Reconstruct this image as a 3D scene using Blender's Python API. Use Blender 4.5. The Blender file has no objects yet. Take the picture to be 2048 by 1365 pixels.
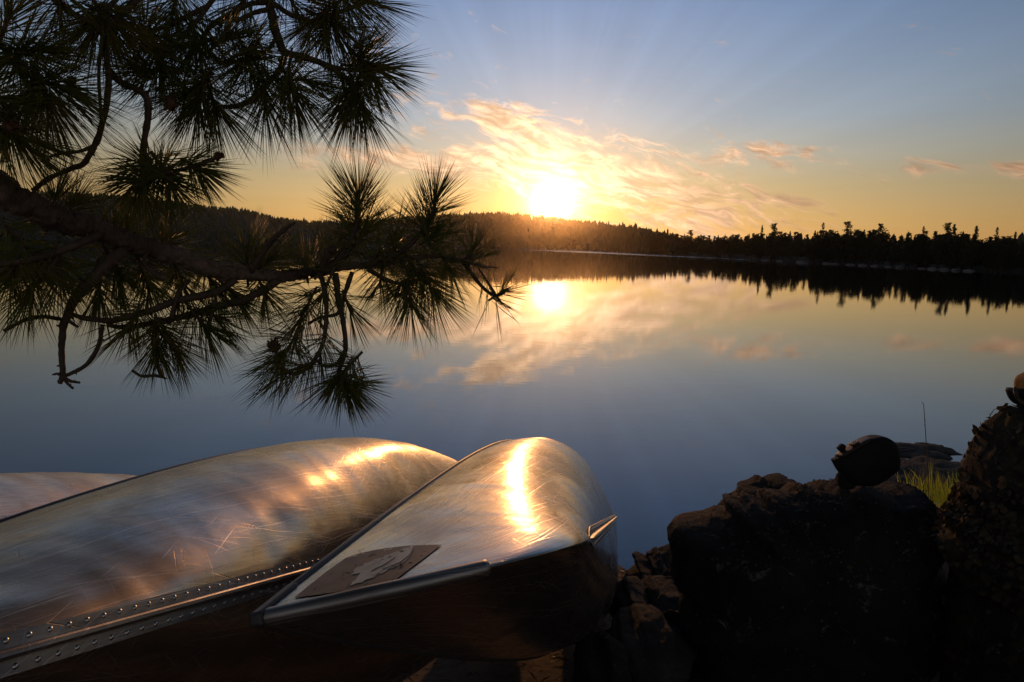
import bpy, bmesh, math, random
import numpy as np
from mathutils import Vector, Matrix, noise
from mathutils.bvhtree import BVHTree

random.seed(7); rng = np.random.default_rng(7)
scene = bpy.context.scene
COL = scene.collection

# ------------------------------------------------------------------ camera
F = 1365.0                                   # focal length in photo pixels (2048 wide)
PITCH, ROLL, EYE = math.atan(187 / F), math.radians(1.3), 2.7
FW = np.array([0, math.cos(PITCH), -math.sin(PITCH)])
UP0 = np.array([0, math.sin(PITCH), math.cos(PITCH)])
RT0 = np.array([1.0, 0, 0])
CR = math.cos(ROLL) * RT0 + math.sin(ROLL) * UP0
CU = -math.sin(ROLL) * RT0 + math.cos(ROLL) * UP0
CAM = np.array([0, 0, EYE])

def ray(px, py):
    return FW + CR * (px - 1024) / F + CU * (682.5 - py) / F

def W(px, py, d):
    """World point seen at a photo pixel, d metres in front of the camera."""
    return CAM + ray(px, py) * d

def water_at(px, py):
    r = ray(px, py)
    return CAM + r * (-EYE / r[2])

cam_data = bpy.data.cameras.new("camera")
cam_data.sensor_width = 36.0
cam_data.lens = 36.0 * F / 2048.0
cam_data.clip_start = 0.02
cam_data.clip_end = 20000
cam = bpy.data.objects.new("camera", cam_data)
COL.objects.link(cam)
cam.matrix_world = Matrix(((CR[0], CU[0], -FW[0], 0), (CR[1], CU[1], -FW[1], 0), (CR[2], CU[2], -FW[2], EYE), (0, 0, 0, 1)))
scene.camera = cam

# ------------------------------------------------------------------ render / exposure
scene.render.engine = 'CYCLES'
scene.view_settings.view_transform = 'Standard'
scene.view_settings.look = 'None'
scene.view_settings.exposure = 0.15
scene.view_settings.gamma = 1.0
scene.cycles.use_denoising = True
scene.cycles.max_bounces = 8
scene.cycles.caustics_reflective = True
scene.cycles.sample_clamp_indirect = 6.0

# ------------------------------------------------------------------ node helpers
class Nodes:
    def __init__(s, tree):
        s.t = tree; s.n = tree.nodes; s.l = tree.links
    def new(s, typ, **kw):
        nd = s.n.new(typ)
        for k, v in kw.items():
            setattr(nd, k, v)
        return nd
    def put(s, sock, v):
        if hasattr(v, 'is_output') or isinstance(v, bpy.types.NodeSocket):
            s.l.new(v, sock)
        elif v is not None:
            sock.default_value = v
    def m(s, op, a, b=None, c=None, clamp=False):
        nd = s.new('ShaderNodeMath', operation=op, use_clamp=clamp)
        s.put(nd.inputs[0], a)
        if b is not None: s.put(nd.inputs[1], b)
        if c is not None: s.put(nd.inputs[2], c)
        return nd.outputs[0]
    def step(s, x, lo, hi, a=0.0, b=1.0):
        nd = s.new('ShaderNodeMapRange', interpolation_type='SMOOTHSTEP')
        s.put(nd.inputs['Value'], x)
        nd.inputs['From Min'].default_value = lo; nd.inputs['From Max'].default_value = hi
        nd.inputs['To Min'].default_value = a; nd.inputs['To Max'].default_value = b
        return nd.outputs['Result']
    def mix(s, fac, a, b, mode='MIX'):
        nd = s.new('ShaderNodeMix', data_type='RGBA', blend_type=mode)
        s.put(nd.inputs['Factor'], fac)
        s.put(nd.inputs[6], a if not isinstance(a, tuple) else (*a, 1.0)[:4])
        s.put(nd.inputs[7], b if not isinstance(b, tuple) else (*b, 1.0)[:4])
        return nd.outputs[2]
    def ramp(s, x, stops, interp='LINEAR'):
        nd = s.new('ShaderNodeValToRGB')
        cr = nd.color_ramp; cr.interpolation = interp
        while len(cr.elements) < len(stops): cr.elements.new(0.5)
        for e, (p, c) in zip(cr.elements, stops):
            e.position = p; e.color = (*c, 1.0)
        s.put(nd.inputs[0], x)
        return nd.outputs[0]
    def noise(s, vec, scale, detail=4, rough=0.55, dist=0.0):
        nd = s.new('ShaderNodeTexNoise')
        if vec is not None: s.l.new(vec, nd.inputs['Vector'])
        nd.inputs['Scale'].default_value = scale; nd.inputs['Detail'].default_value = detail
        nd.inputs['Roughness'].default_value = rough; nd.inputs['Distortion'].default_value = dist
        return nd.outputs['Fac']
    def mapping(s, vec, scale=(1, 1, 1), rot=(0, 0, 0), loc=(0, 0, 0)):
        nd = s.new('ShaderNodeMapping')
        s.l.new(vec, nd.inputs['Vector'])
        nd.inputs['Scale'].default_value = scale; nd.inputs['Rotation'].default_value = rot; nd.inputs['Location'].default_value = loc
        return nd.outputs[0]
    def xyz(s, x, y, z):
        nd = s.new('ShaderNodeCombineXYZ')
        s.put(nd.inputs[0], x); s.put(nd.inputs[1], y); s.put(nd.inputs[2], z)
        return nd.outputs[0]
    def sep(s, v):
        nd = s.new('ShaderNodeSeparateXYZ'); s.l.new(v, nd.inputs[0])
        return nd.outputs
    def bump(s, h, strength, dist, normal=None):
        nd = s.new('ShaderNodeBump')
        s.put(nd.inputs['Height'], h)
        nd.inputs['Strength'].default_value = strength; nd.inputs['Distance'].default_value = dist
        if normal is not None: s.l.new(normal, nd.inputs['Normal'])
        return nd.outputs[0]

def material(name):
    m = bpy.data.materials.new(name); m.use_nodes = True
    m.node_tree.nodes.clear()
    N = Nodes(m.node_tree)
    out = N.new('ShaderNodeOutputMaterial')
    bsdf = N.new('ShaderNodeBsdfPrincipled')
    N.l.new(bsdf.outputs[0], out.inputs[0])
    return m, N, bsdf, out

# ------------------------------------------------------------------ sun and sky
sr = ray(1103, 405); SUN = sr / np.linalg.norm(sr)
SUN_EL = math.asin(SUN[2]); SUN_AZ = math.atan2(SUN[0], SUN[1])
sun_data = bpy.data.lights.new("sun", 'SUN')
sun_data.energy = 0.56
sun_data.angle = math.radians(0.6)
sun_data.color = (1.0, 0.42, 0.13)
sun = bpy.data.objects.new("sun", sun_data); COL.objects.link(sun)
sun.rotation_euler = Vector((-SUN[0], -SUN[1], -SUN[2])).to_track_quat('-Z', 'Y').to_euler()
sun.location = (3, 40, 12)

world = bpy.data.worlds.new("World"); scene.world = world; world.use_nodes = True
N = Nodes(world.node_tree); world.node_tree.nodes.clear()
w_out = N.new('ShaderNodeOutputWorld'); bg = N.new('ShaderNodeBackground')
N.l.new(bg.outputs[0], w_out.inputs[0])
tc = N.new('ShaderNodeTexCoord')
dx, dy, dz = N.sep(tc.outputs['Generated'])
el = N.m('ARCSINE', dz)
az = N.m('ARCTAN2', dx, dy)
dotn = N.new('ShaderNodeVectorMath', operation='DOT_PRODUCT')
N.l.new(tc.outputs['Generated'], dotn.inputs[0]); dotn.inputs[1].default_value = tuple(SUN)
ang = N.m('ARCCOSINE', N.m('MINIMUM', dotn.outputs['Value'], 0.999999))
elc = N.m('MAXIMUM', el, 0.0)
base = N.ramp(N.m('MULTIPLY', elc, 1.0), [
    (0.0, (0.70, 0.34, 0.10)), (0.05, (0.59, 0.37, 0.14)), (0.09, (0.48, 0.37, 0.20)), (0.13, (0.39, 0.38, 0.32)),
    (0.18, (0.295, 0.36, 0.43)), (0.25, (0.225, 0.312, 0.455)), (0.36, (0.135, 0.235, 0.445)), (0.48, (0.085, 0.175, 0.37)), (0.66, (0.030, 0.050, 0.095)), (1.0, (0.016, 0.023, 0.040))])
fall0 = N.m('MULTIPLY_ADD', N.m('EXPONENT', N.m('MULTIPLY', N.m('POWER', N.m('DIVIDE', ang, 0.68), 2.0), -1.0)), 0.88, 0.20)
fan_a = N.m('ARCTAN2', N.m('SUBTRACT', el, SUN_EL), N.m('SUBTRACT', az, SUN_AZ))
fan = N.noise(N.xyz(N.m('MULTIPLY', fan_a, 5.5), 0.0, 0.0), 1.0, 3, 0.6)
fan = N.m('MULTIPLY_ADD', N.m('MULTIPLY', N.step(fan, 0.3, 0.7, -1.0, 1.0), N.m('MULTIPLY', N.step(ang, 0.08, 0.22), N.step(ang, 0.9, 0.45))), 0.055, 1.0)
fall = N.m('MULTIPLY', fall0, fan)
sky_col = N.mix(1.0, base, N.xyz(fall, fall, fall), 'MULTIPLY')
back = N.m('MULTIPLY', N.step(ang, 1.3, 2.2, 0.0, 1.0), N.m('EXPONENT', N.m('MULTIPLY', N.m('POWER', N.m('DIVIDE', elc, 0.55), 2.0), -1.0)))
sky_col = N.mix(1.0, sky_col, N.mix(1.0, N.xyz(back, back, back), (0.165, 0.145, 0.135), 'MULTIPLY'), 'ADD')
nish = N.new('ShaderNodeTexSky', sky_type='NISHITA')
nish.sun_disc = False; nish.sun_elevation = SUN_EL; nish.sun_rotation = SUN_AZ
nish.air_density = 1.0; nish.dust_density = 1.0; nish.ozone_density = 2.0
sky_col = N.mix(1.0, sky_col, N.mix(1.0, nish.outputs[0], (0.012, 0.012, 0.012), 'MULTIPLY'), 'ADD')

# cirrus lit from behind, gathered round the sun
def cloud_patch(azc, elc_, slope, half_len, half_wid):
    u = N.m('SUBTRACT', az, azc); v = N.m('SUBTRACT', el, elc_)
    v2 = N.m('SUBTRACT', v, N.m('MULTIPLY', u, slope))
    q = N.m('ADD', N.m('POWER', N.m('DIVIDE', u, half_len), 2.0), N.m('POWER', N.m('DIVIDE', v2, half_wid), 2.0))
    return N.m('EXPONENT', N.m('MULTIPLY', q, -1.0))
cl_v = N.xyz(az, N.m('ADD', el, N.m('MULTIPLY', az, 0.22)), 0.0)
warp = N.noise(N.mapping(cl_v, (9, 16, 1)), 1.0, 3, 0.5)
warp2 = N.noise(N.mapping(cl_v, (9, 16, 1), loc=(4, 7, 2)), 1.0, 3, 0.5)
cl_w = N.xyz(N.m('ADD', az, N.m('MULTIPLY', warp, 0.10)), N.m('ADD', N.m('ADD', el, N.m('MULTIPLY', az, 0.22)), N.m('MULTIPLY', warp2, 0.06)), 0.0)
n1 = N.noise(N.mapping(cl_w, (17, 50, 1)), 1.0, 12, 0.66)
n2 = N.step(N.noise(N.mapping(cl_w, (24, 95, 1), loc=(9, 2, 1)), 1.0, 8, 0.62), 0.35, 0.68, 0.62, 1.35)
mA = cloud_patch(0.145, 0.095, -0.27, 0.30, 0.064)
mB = cloud_patch(-0.17, 0.115, -0.05, 0.24, 0.022)
mC = cloud_patch(0.335, 0.131, -0.10, 0.11, 0.017)
mD = cloud_patch(0.60, 0.105, -0.06, 0.12, 0.014)
mF = cloud_patch(0.31, 0.072, -0.16, 0.15, 0.022)
mE = cloud_patch(-0.01, 0.178, -0.25, 0.070, 0.022)
mask = N.m('ADD', N.m('ADD', N.m('MAXIMUM', mA, N.m('MULTIPLY', mF, 0.85)), N.m('MULTIPLY', mB, 0.85)), N.m('ADD', N.m('MULTIPLY', mC, 0.75), N.m('ADD', N.m('MULTIPLY', mD, 0.85), N.m('MULTIPLY', mE, 0.8))))
dens = N.step(N.m('ADD', n1, N.m('MULTIPLY', mask, 0.30)), 0.60, 0.88)
near = N.m('EXPONENT', N.m('MULTIPLY', ang, -5.2))
c_bri = N.m('MULTIPLY', N.m('MULTIPLY_ADD', near, 1.35, 0.46), n2)
cl_col = N.mix(near, (1.0, 0.58, 0.34), (1.0, 0.72, 0.46))
cl_col = N.mix(1.0, cl_col, N.xyz(c_bri, c_bri, c_bri), 'MULTIPLY')
sky_col = N.mix(dens, sky_col, cl_col)
# faint high veil on the right
veil = N.step(N.noise(N.mapping(cl_v, (2.2, 5.0, 1), loc=(1.3, 2, 0)), 1.0, 4, 0.5), 0.45, 0.75, 0.0, 0.22)
sky_col = N.mix(N.m('MULTIPLY', veil, N.step(el, 0.02, 0.15)), sky_col, N.mix(1.0, sky_col, (1.5, 1.4, 1.3), 'MULTIPLY'))
# the sun's own glow through the cloud
def glow(width, col):
    g = N.m('EXPONENT', N.m('MULTIPLY', N.m('POWER', N.m('DIVIDE', ang, width), 2.0), -1.0))
    return N.mix(1.0, N.xyz(g, g, g), col, 'MULTIPLY')
for wd, c in ((0.019, (5.0, 4.2, 2.6)), (0.036, (1.3, 0.9, 0.42)), (0.075, (0.22, 0.10, 0.02)), (0.30, (0.04, 0.015, 0.002))):
    sky_col = N.mix(1.0, sky_col, glow(wd, c), 'ADD')
N.l.new(sky_col, bg.inputs[0]); bg.inputs[1].default_value = 1.0
world.cycles.sampling_method = 'MANUAL'; world.cycles.sample_map_resolution = 2048

# ------------------------------------------------------------------ object helpers
def tag(o, label=None, cat=None, group=None, kind=None):
    if label: o['label'] = label
    if cat: o['category'] = cat
    if group: o['group'] = group
    if kind: o['kind'] = kind
    return o

def mesh_obj(name, verts, faces, mat, parent=None, smooth=True, loc=None):
    me = bpy.data.meshes.new(name)
    me.from_pydata([tuple(map(float, v)) for v in verts], [], faces)
    me.update()
    if smooth:
        me.polygons.foreach_set('use_smooth', [True] * len(me.polygons))
    mats = mat if isinstance(mat, (list, tuple)) else [mat]
    for m_ in mats: me.materials.append(m_)
    o = bpy.data.objects.new(name, me); COL.objects.link(o)
    if parent is not None: o.parent = parent
    if loc is not None: o.location = loc
    return o

def empty(name, matrix):
    o = bpy.data.objects.new(name, None); COL.objects.link(o)
    o.empty_display_size = 0.2
    o.matrix_world = matrix
    return o

class MB:
    """Collects shapes for one mesh."""
    def __init__(s): s.v = []; s.f = []
    def add(s, verts, faces):
        o = len(s.v); s.v.extend(verts); s.f.extend([tuple(i + o for i in f) for f in faces])
    def tube(s, pts, rad, sides=8, cap=True, jitter=0.0):
        pts = [np.asarray(p, float) for p in pts]; n = len(pts)
        t0 = pts[1] - pts[0]; t0 /= np.linalg.norm(t0) + 1e-12
        ref = np.array([0, 0, 1.0]) if abs(t0[2]) < 0.9 else np.array([1.0, 0, 0])
        nrm = np.cross(t0, ref); nrm /= np.linalg.norm(nrm)
        V = []
        for i in range(n):
            t = pts[min(i + 1, n - 1)] - pts[max(i - 1, 0)]; t /= np.linalg.norm(t) + 1e-12
            nrm = nrm - t * nrm.dot(t); nrm /= np.linalg.norm(nrm) + 1e-12
            b = np.cross(t, nrm)
            for k in range(sides):
                a = 2 * math.pi * k / sides
                r = rad[i] * (1 + (random.uniform(-jitter, jitter) if jitter else 0))
                V.append(pts[i] + (nrm * math.cos(a) + b * math.sin(a)) * r)
        Fc = [(i * sides + k, i * sides + (k + 1) % sides, (i + 1) * sides + (k + 1) % sides, (i + 1) * sides + k) for i in range(n - 1) for k in range(sides)]
        if cap:
            Fc.append(tuple(range(sides))[::-1]); Fc.append(tuple((n - 1) * sides + k for k in range(sides)))
        s.add(V, Fc)
    def build(s, name, mat, parent=None, smooth=True, loc=None):
        return mesh_obj(name, s.v, s.f, mat, parent, smooth, loc)

def spline(pts, per=6):
    """Catmull-Rom through rows of pts (any width)."""
    P = np.asarray(pts, float); out = []
    if len(P) < 3:
        for t in np.linspace(0, 1, per + 1): out.append(P[0] * (1 - t) + P[1] * t)
        return np.array(out)
    Q = np.vstack([2 * P[0] - P[1], P, 2 * P[-1] - P[-2]])
    for i in range(1, len(Q) - 2):
        for t in np.linspace(0, 1, per, endpoint=False):
            a, b, c, d = Q[i - 1], Q[i], Q[i + 1], Q[i + 2]
            out.append(0.5 * (2 * b + (c - a) * t + (2 * a - 5 * b + 4 * c - d) * t * t + (3 * b - a - 3 * c + d) * t ** 3))
    out.append(P[-1])
    return np.array(out)

def fbm(p, scale, octaves=4):
    return noise.fractal(Vector(p) * scale, 0.9, 2.1, octaves, noise_basis='PERLIN_ORIGINAL')

# ------------------------------------------------------------------ materials
def mat_simple(name, col, rough=0.6, metallic=0.0, bump_scale=None, bump_s=0.3, bump_d=0.01, col2=None, cscale=6.0):
    m, N, b, o = material(name)
    tc = N.new('ShaderNodeTexCoord'); v = tc.outputs['Object']
    if col2:
        N.l.new(N.mix(N.step(N.noise(v, cscale, 5, 0.6), 0.35, 0.65), col, col2), b.inputs['Base Color'])
    else:
        b.inputs['Base Color'].default_value = (*col, 1)
    b.inputs['Roughness'].default_value = rough; b.inputs['Metallic'].default_value = metallic
    if bump_scale:
        N.l.new(N.bump(N.noise(v, bump_scale, 6, 0.6), bump_s, bump_d), b.inputs['Normal'])
    return m

def mat_aluminium(name, tint=(0.54, 0.48, 0.42), dull=(0.36, 0.29, 0.23), rough=0.115, film=0.18, sheet=True):
    """worn aluminium; sheet=True lays the scratches along the hull's own surface (metres along, metres round)"""
    m, N, b, o = material(name)
    tc = N.new('ShaderNodeTexCoord'); v = tc.outputs['Object']
    if sheet:
        at = N.new('ShaderNodeAttribute', attribute_name='sheet'); u0 = at.outputs['Vector']
    else:
        u0 = v
    wob = N.noise(u0, 1.7, 2, 0.5); wob2 = N.noise(N.mapping(u0, (1, 1, 1), loc=(4, 2, 1)), 1.7, 2, 0.5)
    vw = N.new('ShaderNodeVectorMath', operation='ADD'); N.l.new(u0, vw.inputs[0])
    N.l.new(N.xyz(N.m('MULTIPLY', wob, 0.05), N.m('MULTIPLY', wob2, 0.05), 0.0), vw.inputs[1])
    u = vw.outputs[0]
    def scr(deg, along, across, lo, hi, loc=(0, 0, 0)):
        r_ = N.mapping(u, (1, 1, 1), (0, 0, math.radians(deg)), loc)
        return N.step(N.noise(N.mapping(r_, (along, across, 1)), 1.0, 1, 0.5), lo, hi)
    pa = N.step(N.noise(u0, 4.2, 3, 0.6), 0.42, 0.60); pb = N.step(N.noise(N.mapping(u0, (1, 1, 1), loc=(7, 3, 0)), 4.2, 3, 0.6), 0.42, 0.60)
    lines = [(scr(4, 1.2, 230, 0.64, 0.74), None), (scr(-9, 1.6, 260, 0.65, 0.75, (3, 1, 0)), None), (scr(24, 4.0, 280, 0.66, 0.75, (7, 5, 0)), pb),
             (scr(-38, 5.0, 280, 0.67, 0.76, (2, 9, 0)), pa), (scr(70, 6.0, 270, 0.68, 0.77, (1, 4, 0)), pb), (scr(-20, 2.4, 300, 0.66, 0.75, (5, 8, 0)), pa), (scr(1, 0.9, 140, 0.70, 0.76, (9, 2, 0)), None)]
    s_all = None
    for l_, pm in lines:
        q = l_ if pm is None else N.m('MULTIPLY', l_, pm)
        s_all = q if s_all is None else N.m('MAXIMUM', s_all, q)
    dark = N.m('MAXIMUM', N.m('MULTIPLY', scr(-20, 5.0, 200, 0.70, 0.76, (11, 3, 0)), pb), N.m('MULTIPLY', scr(55, 9.0, 190, 0.71, 0.76, (4, 13, 0)), pa))
    brush = N.noise(N.mapping(u, (7, 130, 1)), 1.0, 4, 0.7)
    blot = N.step(N.noise(v, 3.4, 6, 0.62, 0.6), 0.40, 0.68)
    pit = N.step(N.noise(u0, 60.0, 2, 0.5), 0.70, 0.78)
    col = N.mix(blot, tint, dull)
    col = N.mix(N.step(brush, 0.40, 0.72, 0.0, 0.45), col, (0.22, 0.18, 0.15))
    col = N.mix(N.m('MULTIPLY', s_all, 0.50), col, (0.86, 0.80, 0.73))
    col = N.mix(N.m('MULTIPLY', dark, 0.75), col, (0.07, 0.055, 0.045))
    col = N.mix(N.m('MULTIPLY', pit, 0.5), col, (0.10, 0.08, 0.065))
    N.l.new(col, b.inputs['Base Color']); b.inputs['Metallic'].default_value = 1.0
    N.l.new(N.m('ADD', N.m('MULTIPLY_ADD', blot, 0.10, rough), N.m('ADD', N.m('MULTIPLY', N.step(brush, 0.35, 0.75), 0.10), N.m('MULTIPLY', s_all, 0.15))), b.inputs['Roughness'])
    nb = N.bump(N.noise(v, 3.6, 3, 0.45, 0.3), 0.22, 0.03)
    h = N.m('ADD', N.m('MULTIPLY', brush, 0.5), N.m('SUBTRACT', N.m('MULTIPLY', s_all, -0.12), N.m('MULTIPLY', dark, 0.4)))
    nb = N.bump(h, 0.40, 0.0016, nb)
    N.l.new(nb, b.inputs['Normal'])
    # worn oxide film: a second, broader sheen over the same metal
    b2 = N.new('ShaderNodeBsdfPrincipled'); N.l.new(col, b2.inputs['Base Color']); b2.inputs['Metallic'].default_value = 1.0
    b2.inputs['Roughness'].default_value = 0.52; N.l.new(nb, b2.inputs['Normal'])
    mx = N.new('ShaderNodeMixShader'); N.l.new(N.m('MULTIPLY_ADD', blot, 0.20, film), mx.inputs[0])
    N.l.new(b.outputs[0], mx.inputs[1]); N.l.new(b2.outputs[0], mx.inputs[2]); N.l.new(mx.outputs[0], o.inputs[0])
    return m

M_ALU = mat_aluminium('scratched_aluminium', (0.54, 0.465, 0.385), (0.38, 0.30, 0.23))
M_ALU_WORN = mat_aluminium('worn_grey_aluminium', (0.47, 0.39, 0.30), (0.35, 0.27, 0.19), 0.17, 0.32)
M_ALU_DULL = mat_aluminium('dull_sun_tinted_aluminium', (0.84, 0.62, 0.43), (0.66, 0.44, 0.27), 0.30, 0.30)  # dull metal; the warm tint stands in for orange sunlight on it
M_ALU_IN = mat_simple('dull_inner_aluminium', (0.50, 0.45, 0.40), 0.55, 0.55, 30, 0.2, 0.003, (0.36, 0.31, 0.27), 5)
M_ALU_TRIM = mat_aluminium('trim_aluminium', (0.42, 0.39, 0.36), (0.24, 0.21, 0.19), 0.40, 0.2, False)
M_DARK_TRIM = mat_simple('dark_gunwale_trim', (0.07, 0.06, 0.055), 0.42, 0.35, 40, 0.2, 0.002)
M_RIVET = mat_simple('rivet_aluminium', (0.62, 0.58, 0.53), 0.3, 1.0)

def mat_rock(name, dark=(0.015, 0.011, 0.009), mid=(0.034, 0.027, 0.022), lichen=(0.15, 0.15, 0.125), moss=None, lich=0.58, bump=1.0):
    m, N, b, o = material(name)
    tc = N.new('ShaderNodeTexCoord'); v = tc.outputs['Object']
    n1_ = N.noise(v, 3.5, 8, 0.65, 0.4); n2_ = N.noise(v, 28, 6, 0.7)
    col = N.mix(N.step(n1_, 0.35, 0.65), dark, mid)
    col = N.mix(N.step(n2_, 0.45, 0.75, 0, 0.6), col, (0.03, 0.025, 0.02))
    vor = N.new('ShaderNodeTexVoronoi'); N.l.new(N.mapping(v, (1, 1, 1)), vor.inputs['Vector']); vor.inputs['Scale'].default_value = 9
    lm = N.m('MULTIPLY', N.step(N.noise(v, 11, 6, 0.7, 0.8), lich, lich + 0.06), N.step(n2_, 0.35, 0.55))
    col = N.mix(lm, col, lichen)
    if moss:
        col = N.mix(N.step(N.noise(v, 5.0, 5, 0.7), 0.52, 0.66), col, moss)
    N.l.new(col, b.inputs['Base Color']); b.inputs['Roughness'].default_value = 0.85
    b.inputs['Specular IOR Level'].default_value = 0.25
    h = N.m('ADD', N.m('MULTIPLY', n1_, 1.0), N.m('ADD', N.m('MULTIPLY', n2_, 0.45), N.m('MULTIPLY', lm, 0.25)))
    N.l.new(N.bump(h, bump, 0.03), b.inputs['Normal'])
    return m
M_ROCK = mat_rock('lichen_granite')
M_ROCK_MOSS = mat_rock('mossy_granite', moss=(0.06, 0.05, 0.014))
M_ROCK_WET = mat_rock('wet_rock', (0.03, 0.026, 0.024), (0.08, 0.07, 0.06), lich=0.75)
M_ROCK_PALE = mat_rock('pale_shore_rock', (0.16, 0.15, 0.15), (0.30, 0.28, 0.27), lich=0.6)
M_BARK = mat_rock('pine_bark', (0.06, 0.042, 0.032), (0.20, 0.14, 0.105), (0.36, 0.30, 0.25), lich=0.62, bump=1.0)
M_TWIG = mat_simple('twig_bark', (0.055, 0.036, 0.022), 0.75, 0, 120, 0.6, 0.003, (0.10, 0.065, 0.04), 40)
M_BUD = mat_simple('pine_bud_scales', (0.16, 0.07, 0.03), 0.6, 0, 160, 0.6, 0.003, (0.09, 0.04, 0.02), 60)

def mat_leaf(name, c1, c2, rough, trans, scale=3.0):
    m, N, b, o = material(name)
    tc = N.new('ShaderNodeTexCoord')
    col = N.mix(N.step(N.noise(tc.outputs['Object'], scale, 3, 0.5), 0.35, 0.65), c1, c2)
    N.l.new(col, b.inputs['Base Color']); b.inputs['Roughness'].default_value = rough
    if trans > 0:
        tr = N.new('ShaderNodeBsdfTranslucent'); N.l.new(col, tr.inputs[0])
        mx = N.new('ShaderNodeMixShader'); mx.inputs[0].default_value = trans
        N.l.new(b.outputs[0], mx.inputs[1]); N.l.new(tr.outputs[0], mx.inputs[2]); N.l.new(mx.outputs[0], o.inputs[0])
    return m
M_NEEDLE = mat_leaf('pine_needles', (0.22, 0.26, 0.05), (0.32, 0.29, 0.06), 0.36, 0.62, 9.0)
M_NEEDLE_OLD = mat_leaf('dry_pine_needles', (0.12, 0.055, 0.02), (0.08, 0.05, 0.018), 0.45, 0.1, 9.0)
M_GRASS = mat_leaf('sunlit_grass', (0.32, 0.42, 0.035), (0.48, 0.46, 0.05), 0.5, 0.72, 14.0)
M_FOREST = mat_leaf('conifer_foliage', (0.028, 0.036, 0.014), (0.05, 0.055, 0.02), 0.8, 0.0, 0.05)
M_TRUNK = mat_simple('far_trunk', (0.06, 0.045, 0.035), 0.9)
M_HILL = mat_simple('forest_floor', (0.025, 0.03, 0.014), 0.95, 0, 0.05, 0.5, 2.0, (0.04, 0.04, 0.02), 0.02)
M_SOIL = mat_rock('shore_soil', (0.11, 0.083, 0.06), (0.19, 0.15, 0.115), (0.22, 0.18, 0.14), lich=0.62)  # soil paled so the ground bounces orange sunlight onto the lower hulls

# ------------------------------------------------------------------ lake water
SH_A, SH_B = water_at(2048, 549), water_at(1520, 521)      # two points of the far right-hand shore
def mat_water():
    m, N, b, o = material('lake_surface')
    geo = N.new('ShaderNodeNewGeometry'); p = geo.outputs['Position']
    px_, py_, pz_ = N.sep(p)
    b.inputs['Base Color'].default_value = (0.006, 0.010, 0.014, 1)
    b.inputs['IOR'].default_value = 1.78
    # band of wind ripple along the far shore, between two straight lines on the water
    def side(A, B):
        nx, ny = -(B[1] - A[1]), (B[0] - A[0]); L = math.hypot(nx, ny); nx /= L; ny /= L
        return N.m('ADD', N.m('ADD', N.m('MULTIPLY', px_, nx), N.m('MULTIPLY', py_, ny)), -(A[0] * nx + A[1] * ny))
    s_near = side(water_at(1560, 523.2), water_at(1100, 503.0))
    s_far = side(water_at(1560, 521.0), water_at(1100, 499.2))
    band = N.m('MULTIPLY', N.m('GREATER_THAN', N.m('MULTIPLY', s_near, -1.0), 0.0), N.m('GREATER_THAN', s_far, 0.0))
    band = N.m('MULTIPLY', band, N.step(N.noise(p, 0.02, 3), 0.30, 0.45, 0.55, 1.0))
    far = N.step(py_, 30.0, 400.0)
    rip = N.noise(N.mapping(p, (1.0, 2.6, 1)), 1.1, 4, 0.55, 0.3)
    rip2 = N.noise(N.mapping(p, (0.9, 2.0, 1), rot=(0, 0, 0.4)), 6.5, 3, 0.5)
    wide = N.noise(N.mapping(p, (0.12, 0.35, 1)), 1.0, 3, 0.5)
    h = N.m('ADD', rip, N.m('ADD', N.m('MULTIPLY', rip2, 0.10), N.m('MULTIPLY', wide, 2.0)))
    nb = N.bump(h, 0.020, 0.05)
    nb = N.bump(N.m('MULTIPLY', band, N.noise(p, 1.6, 2, 0.5)), 1.0, 1.1, nb)
    N.l.new(nb, b.inputs['Normal'])
    N.l.new(N.m('MULTIPLY_ADD', band, 0.25, 0.006), b.inputs['Roughness'])
    return m
mesh_obj('lake_water', [(-6000, -2, 0), (6000, -2, 0), (6000, 9000, 0), (-6000, 9000, 0)], [(0, 1, 2, 3)], mat_water(), smooth=False)['kind'] = 'structure'

# ------------------------------------------------------------------ far shore, hills and forest
SKYLINE = [(-400, 395), (-100, 390), (0, 384), (150, 382), (250, 388), (350, 400), (420, 410), (490, 415), (550, 431), (620, 440), (700, 441),
           (800, 432), (870, 428), (940, 424), (1000, 422), (1080, 430), (1180, 441), (1250, 449), (1300, 457), (1370, 466), (1400, 467), (1500, 463), (1560, 458),
           (1700, 454), (1850, 457), (1950, 462), (2048, 471), (2150, 474), (2400, 480)]
SX, SY = zip(*SKYLINE)
def sky_slope(px):
    r = ray(px, float(np.interp(px, SX, SY))); return r[2] / math.hypot(r[0], r[1])
def px_of(x, y):
    d = np.array([x, y, 0.0 - EYE]); z = d @ FW
    return 1024 + F * (d @ CR) / z
_sd = (SH_B - SH_A)[:2]
def shore_range(azm):
    """distance to the far shore in a direction"""
    dirv = np.array([math.sin(azm), math.cos(azm)])
    mtx = np.array([dirv, -_sd]).T
    try:
        t, u = np.linalg.solve(mtx, SH_A[:2])
    except np.linalg.LinAlgError:
        t = 1e9
    if t <= 0 or t > 1050: t = 1050
    return t
AZ = np.radians(np.linspace(-58, 58, 190)); RR = np.concatenate([np.linspace(0, 1, 14), np.linspace(1.15, 4, 6)])
hv = []; hill_h = {}
def ridge(azm):
    r0 = shore_range(azm)
    pxx = 1024 + F * math.tan(azm)
    wdt = min(340, 40 + r0 * 0.33)
    Rr = r0 + wdt
    top = EYE + Rr * sky_slope(pxx) - (12.0 if r0 > 500 else 11.0)
    return r0, wdt, max(top, 1.2)
def ground_h(azm, r):
    r0, wdt, top = ridge(azm)
    t = (r - r0) / wdt
    if t < 0: return -1.0
    s_ = min(t, 1.0); s_ = s_ * s_ * (3 - 2 * s_)
    return -0.2 + 0.6 * min(t * 8, 1) + top * s_
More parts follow.
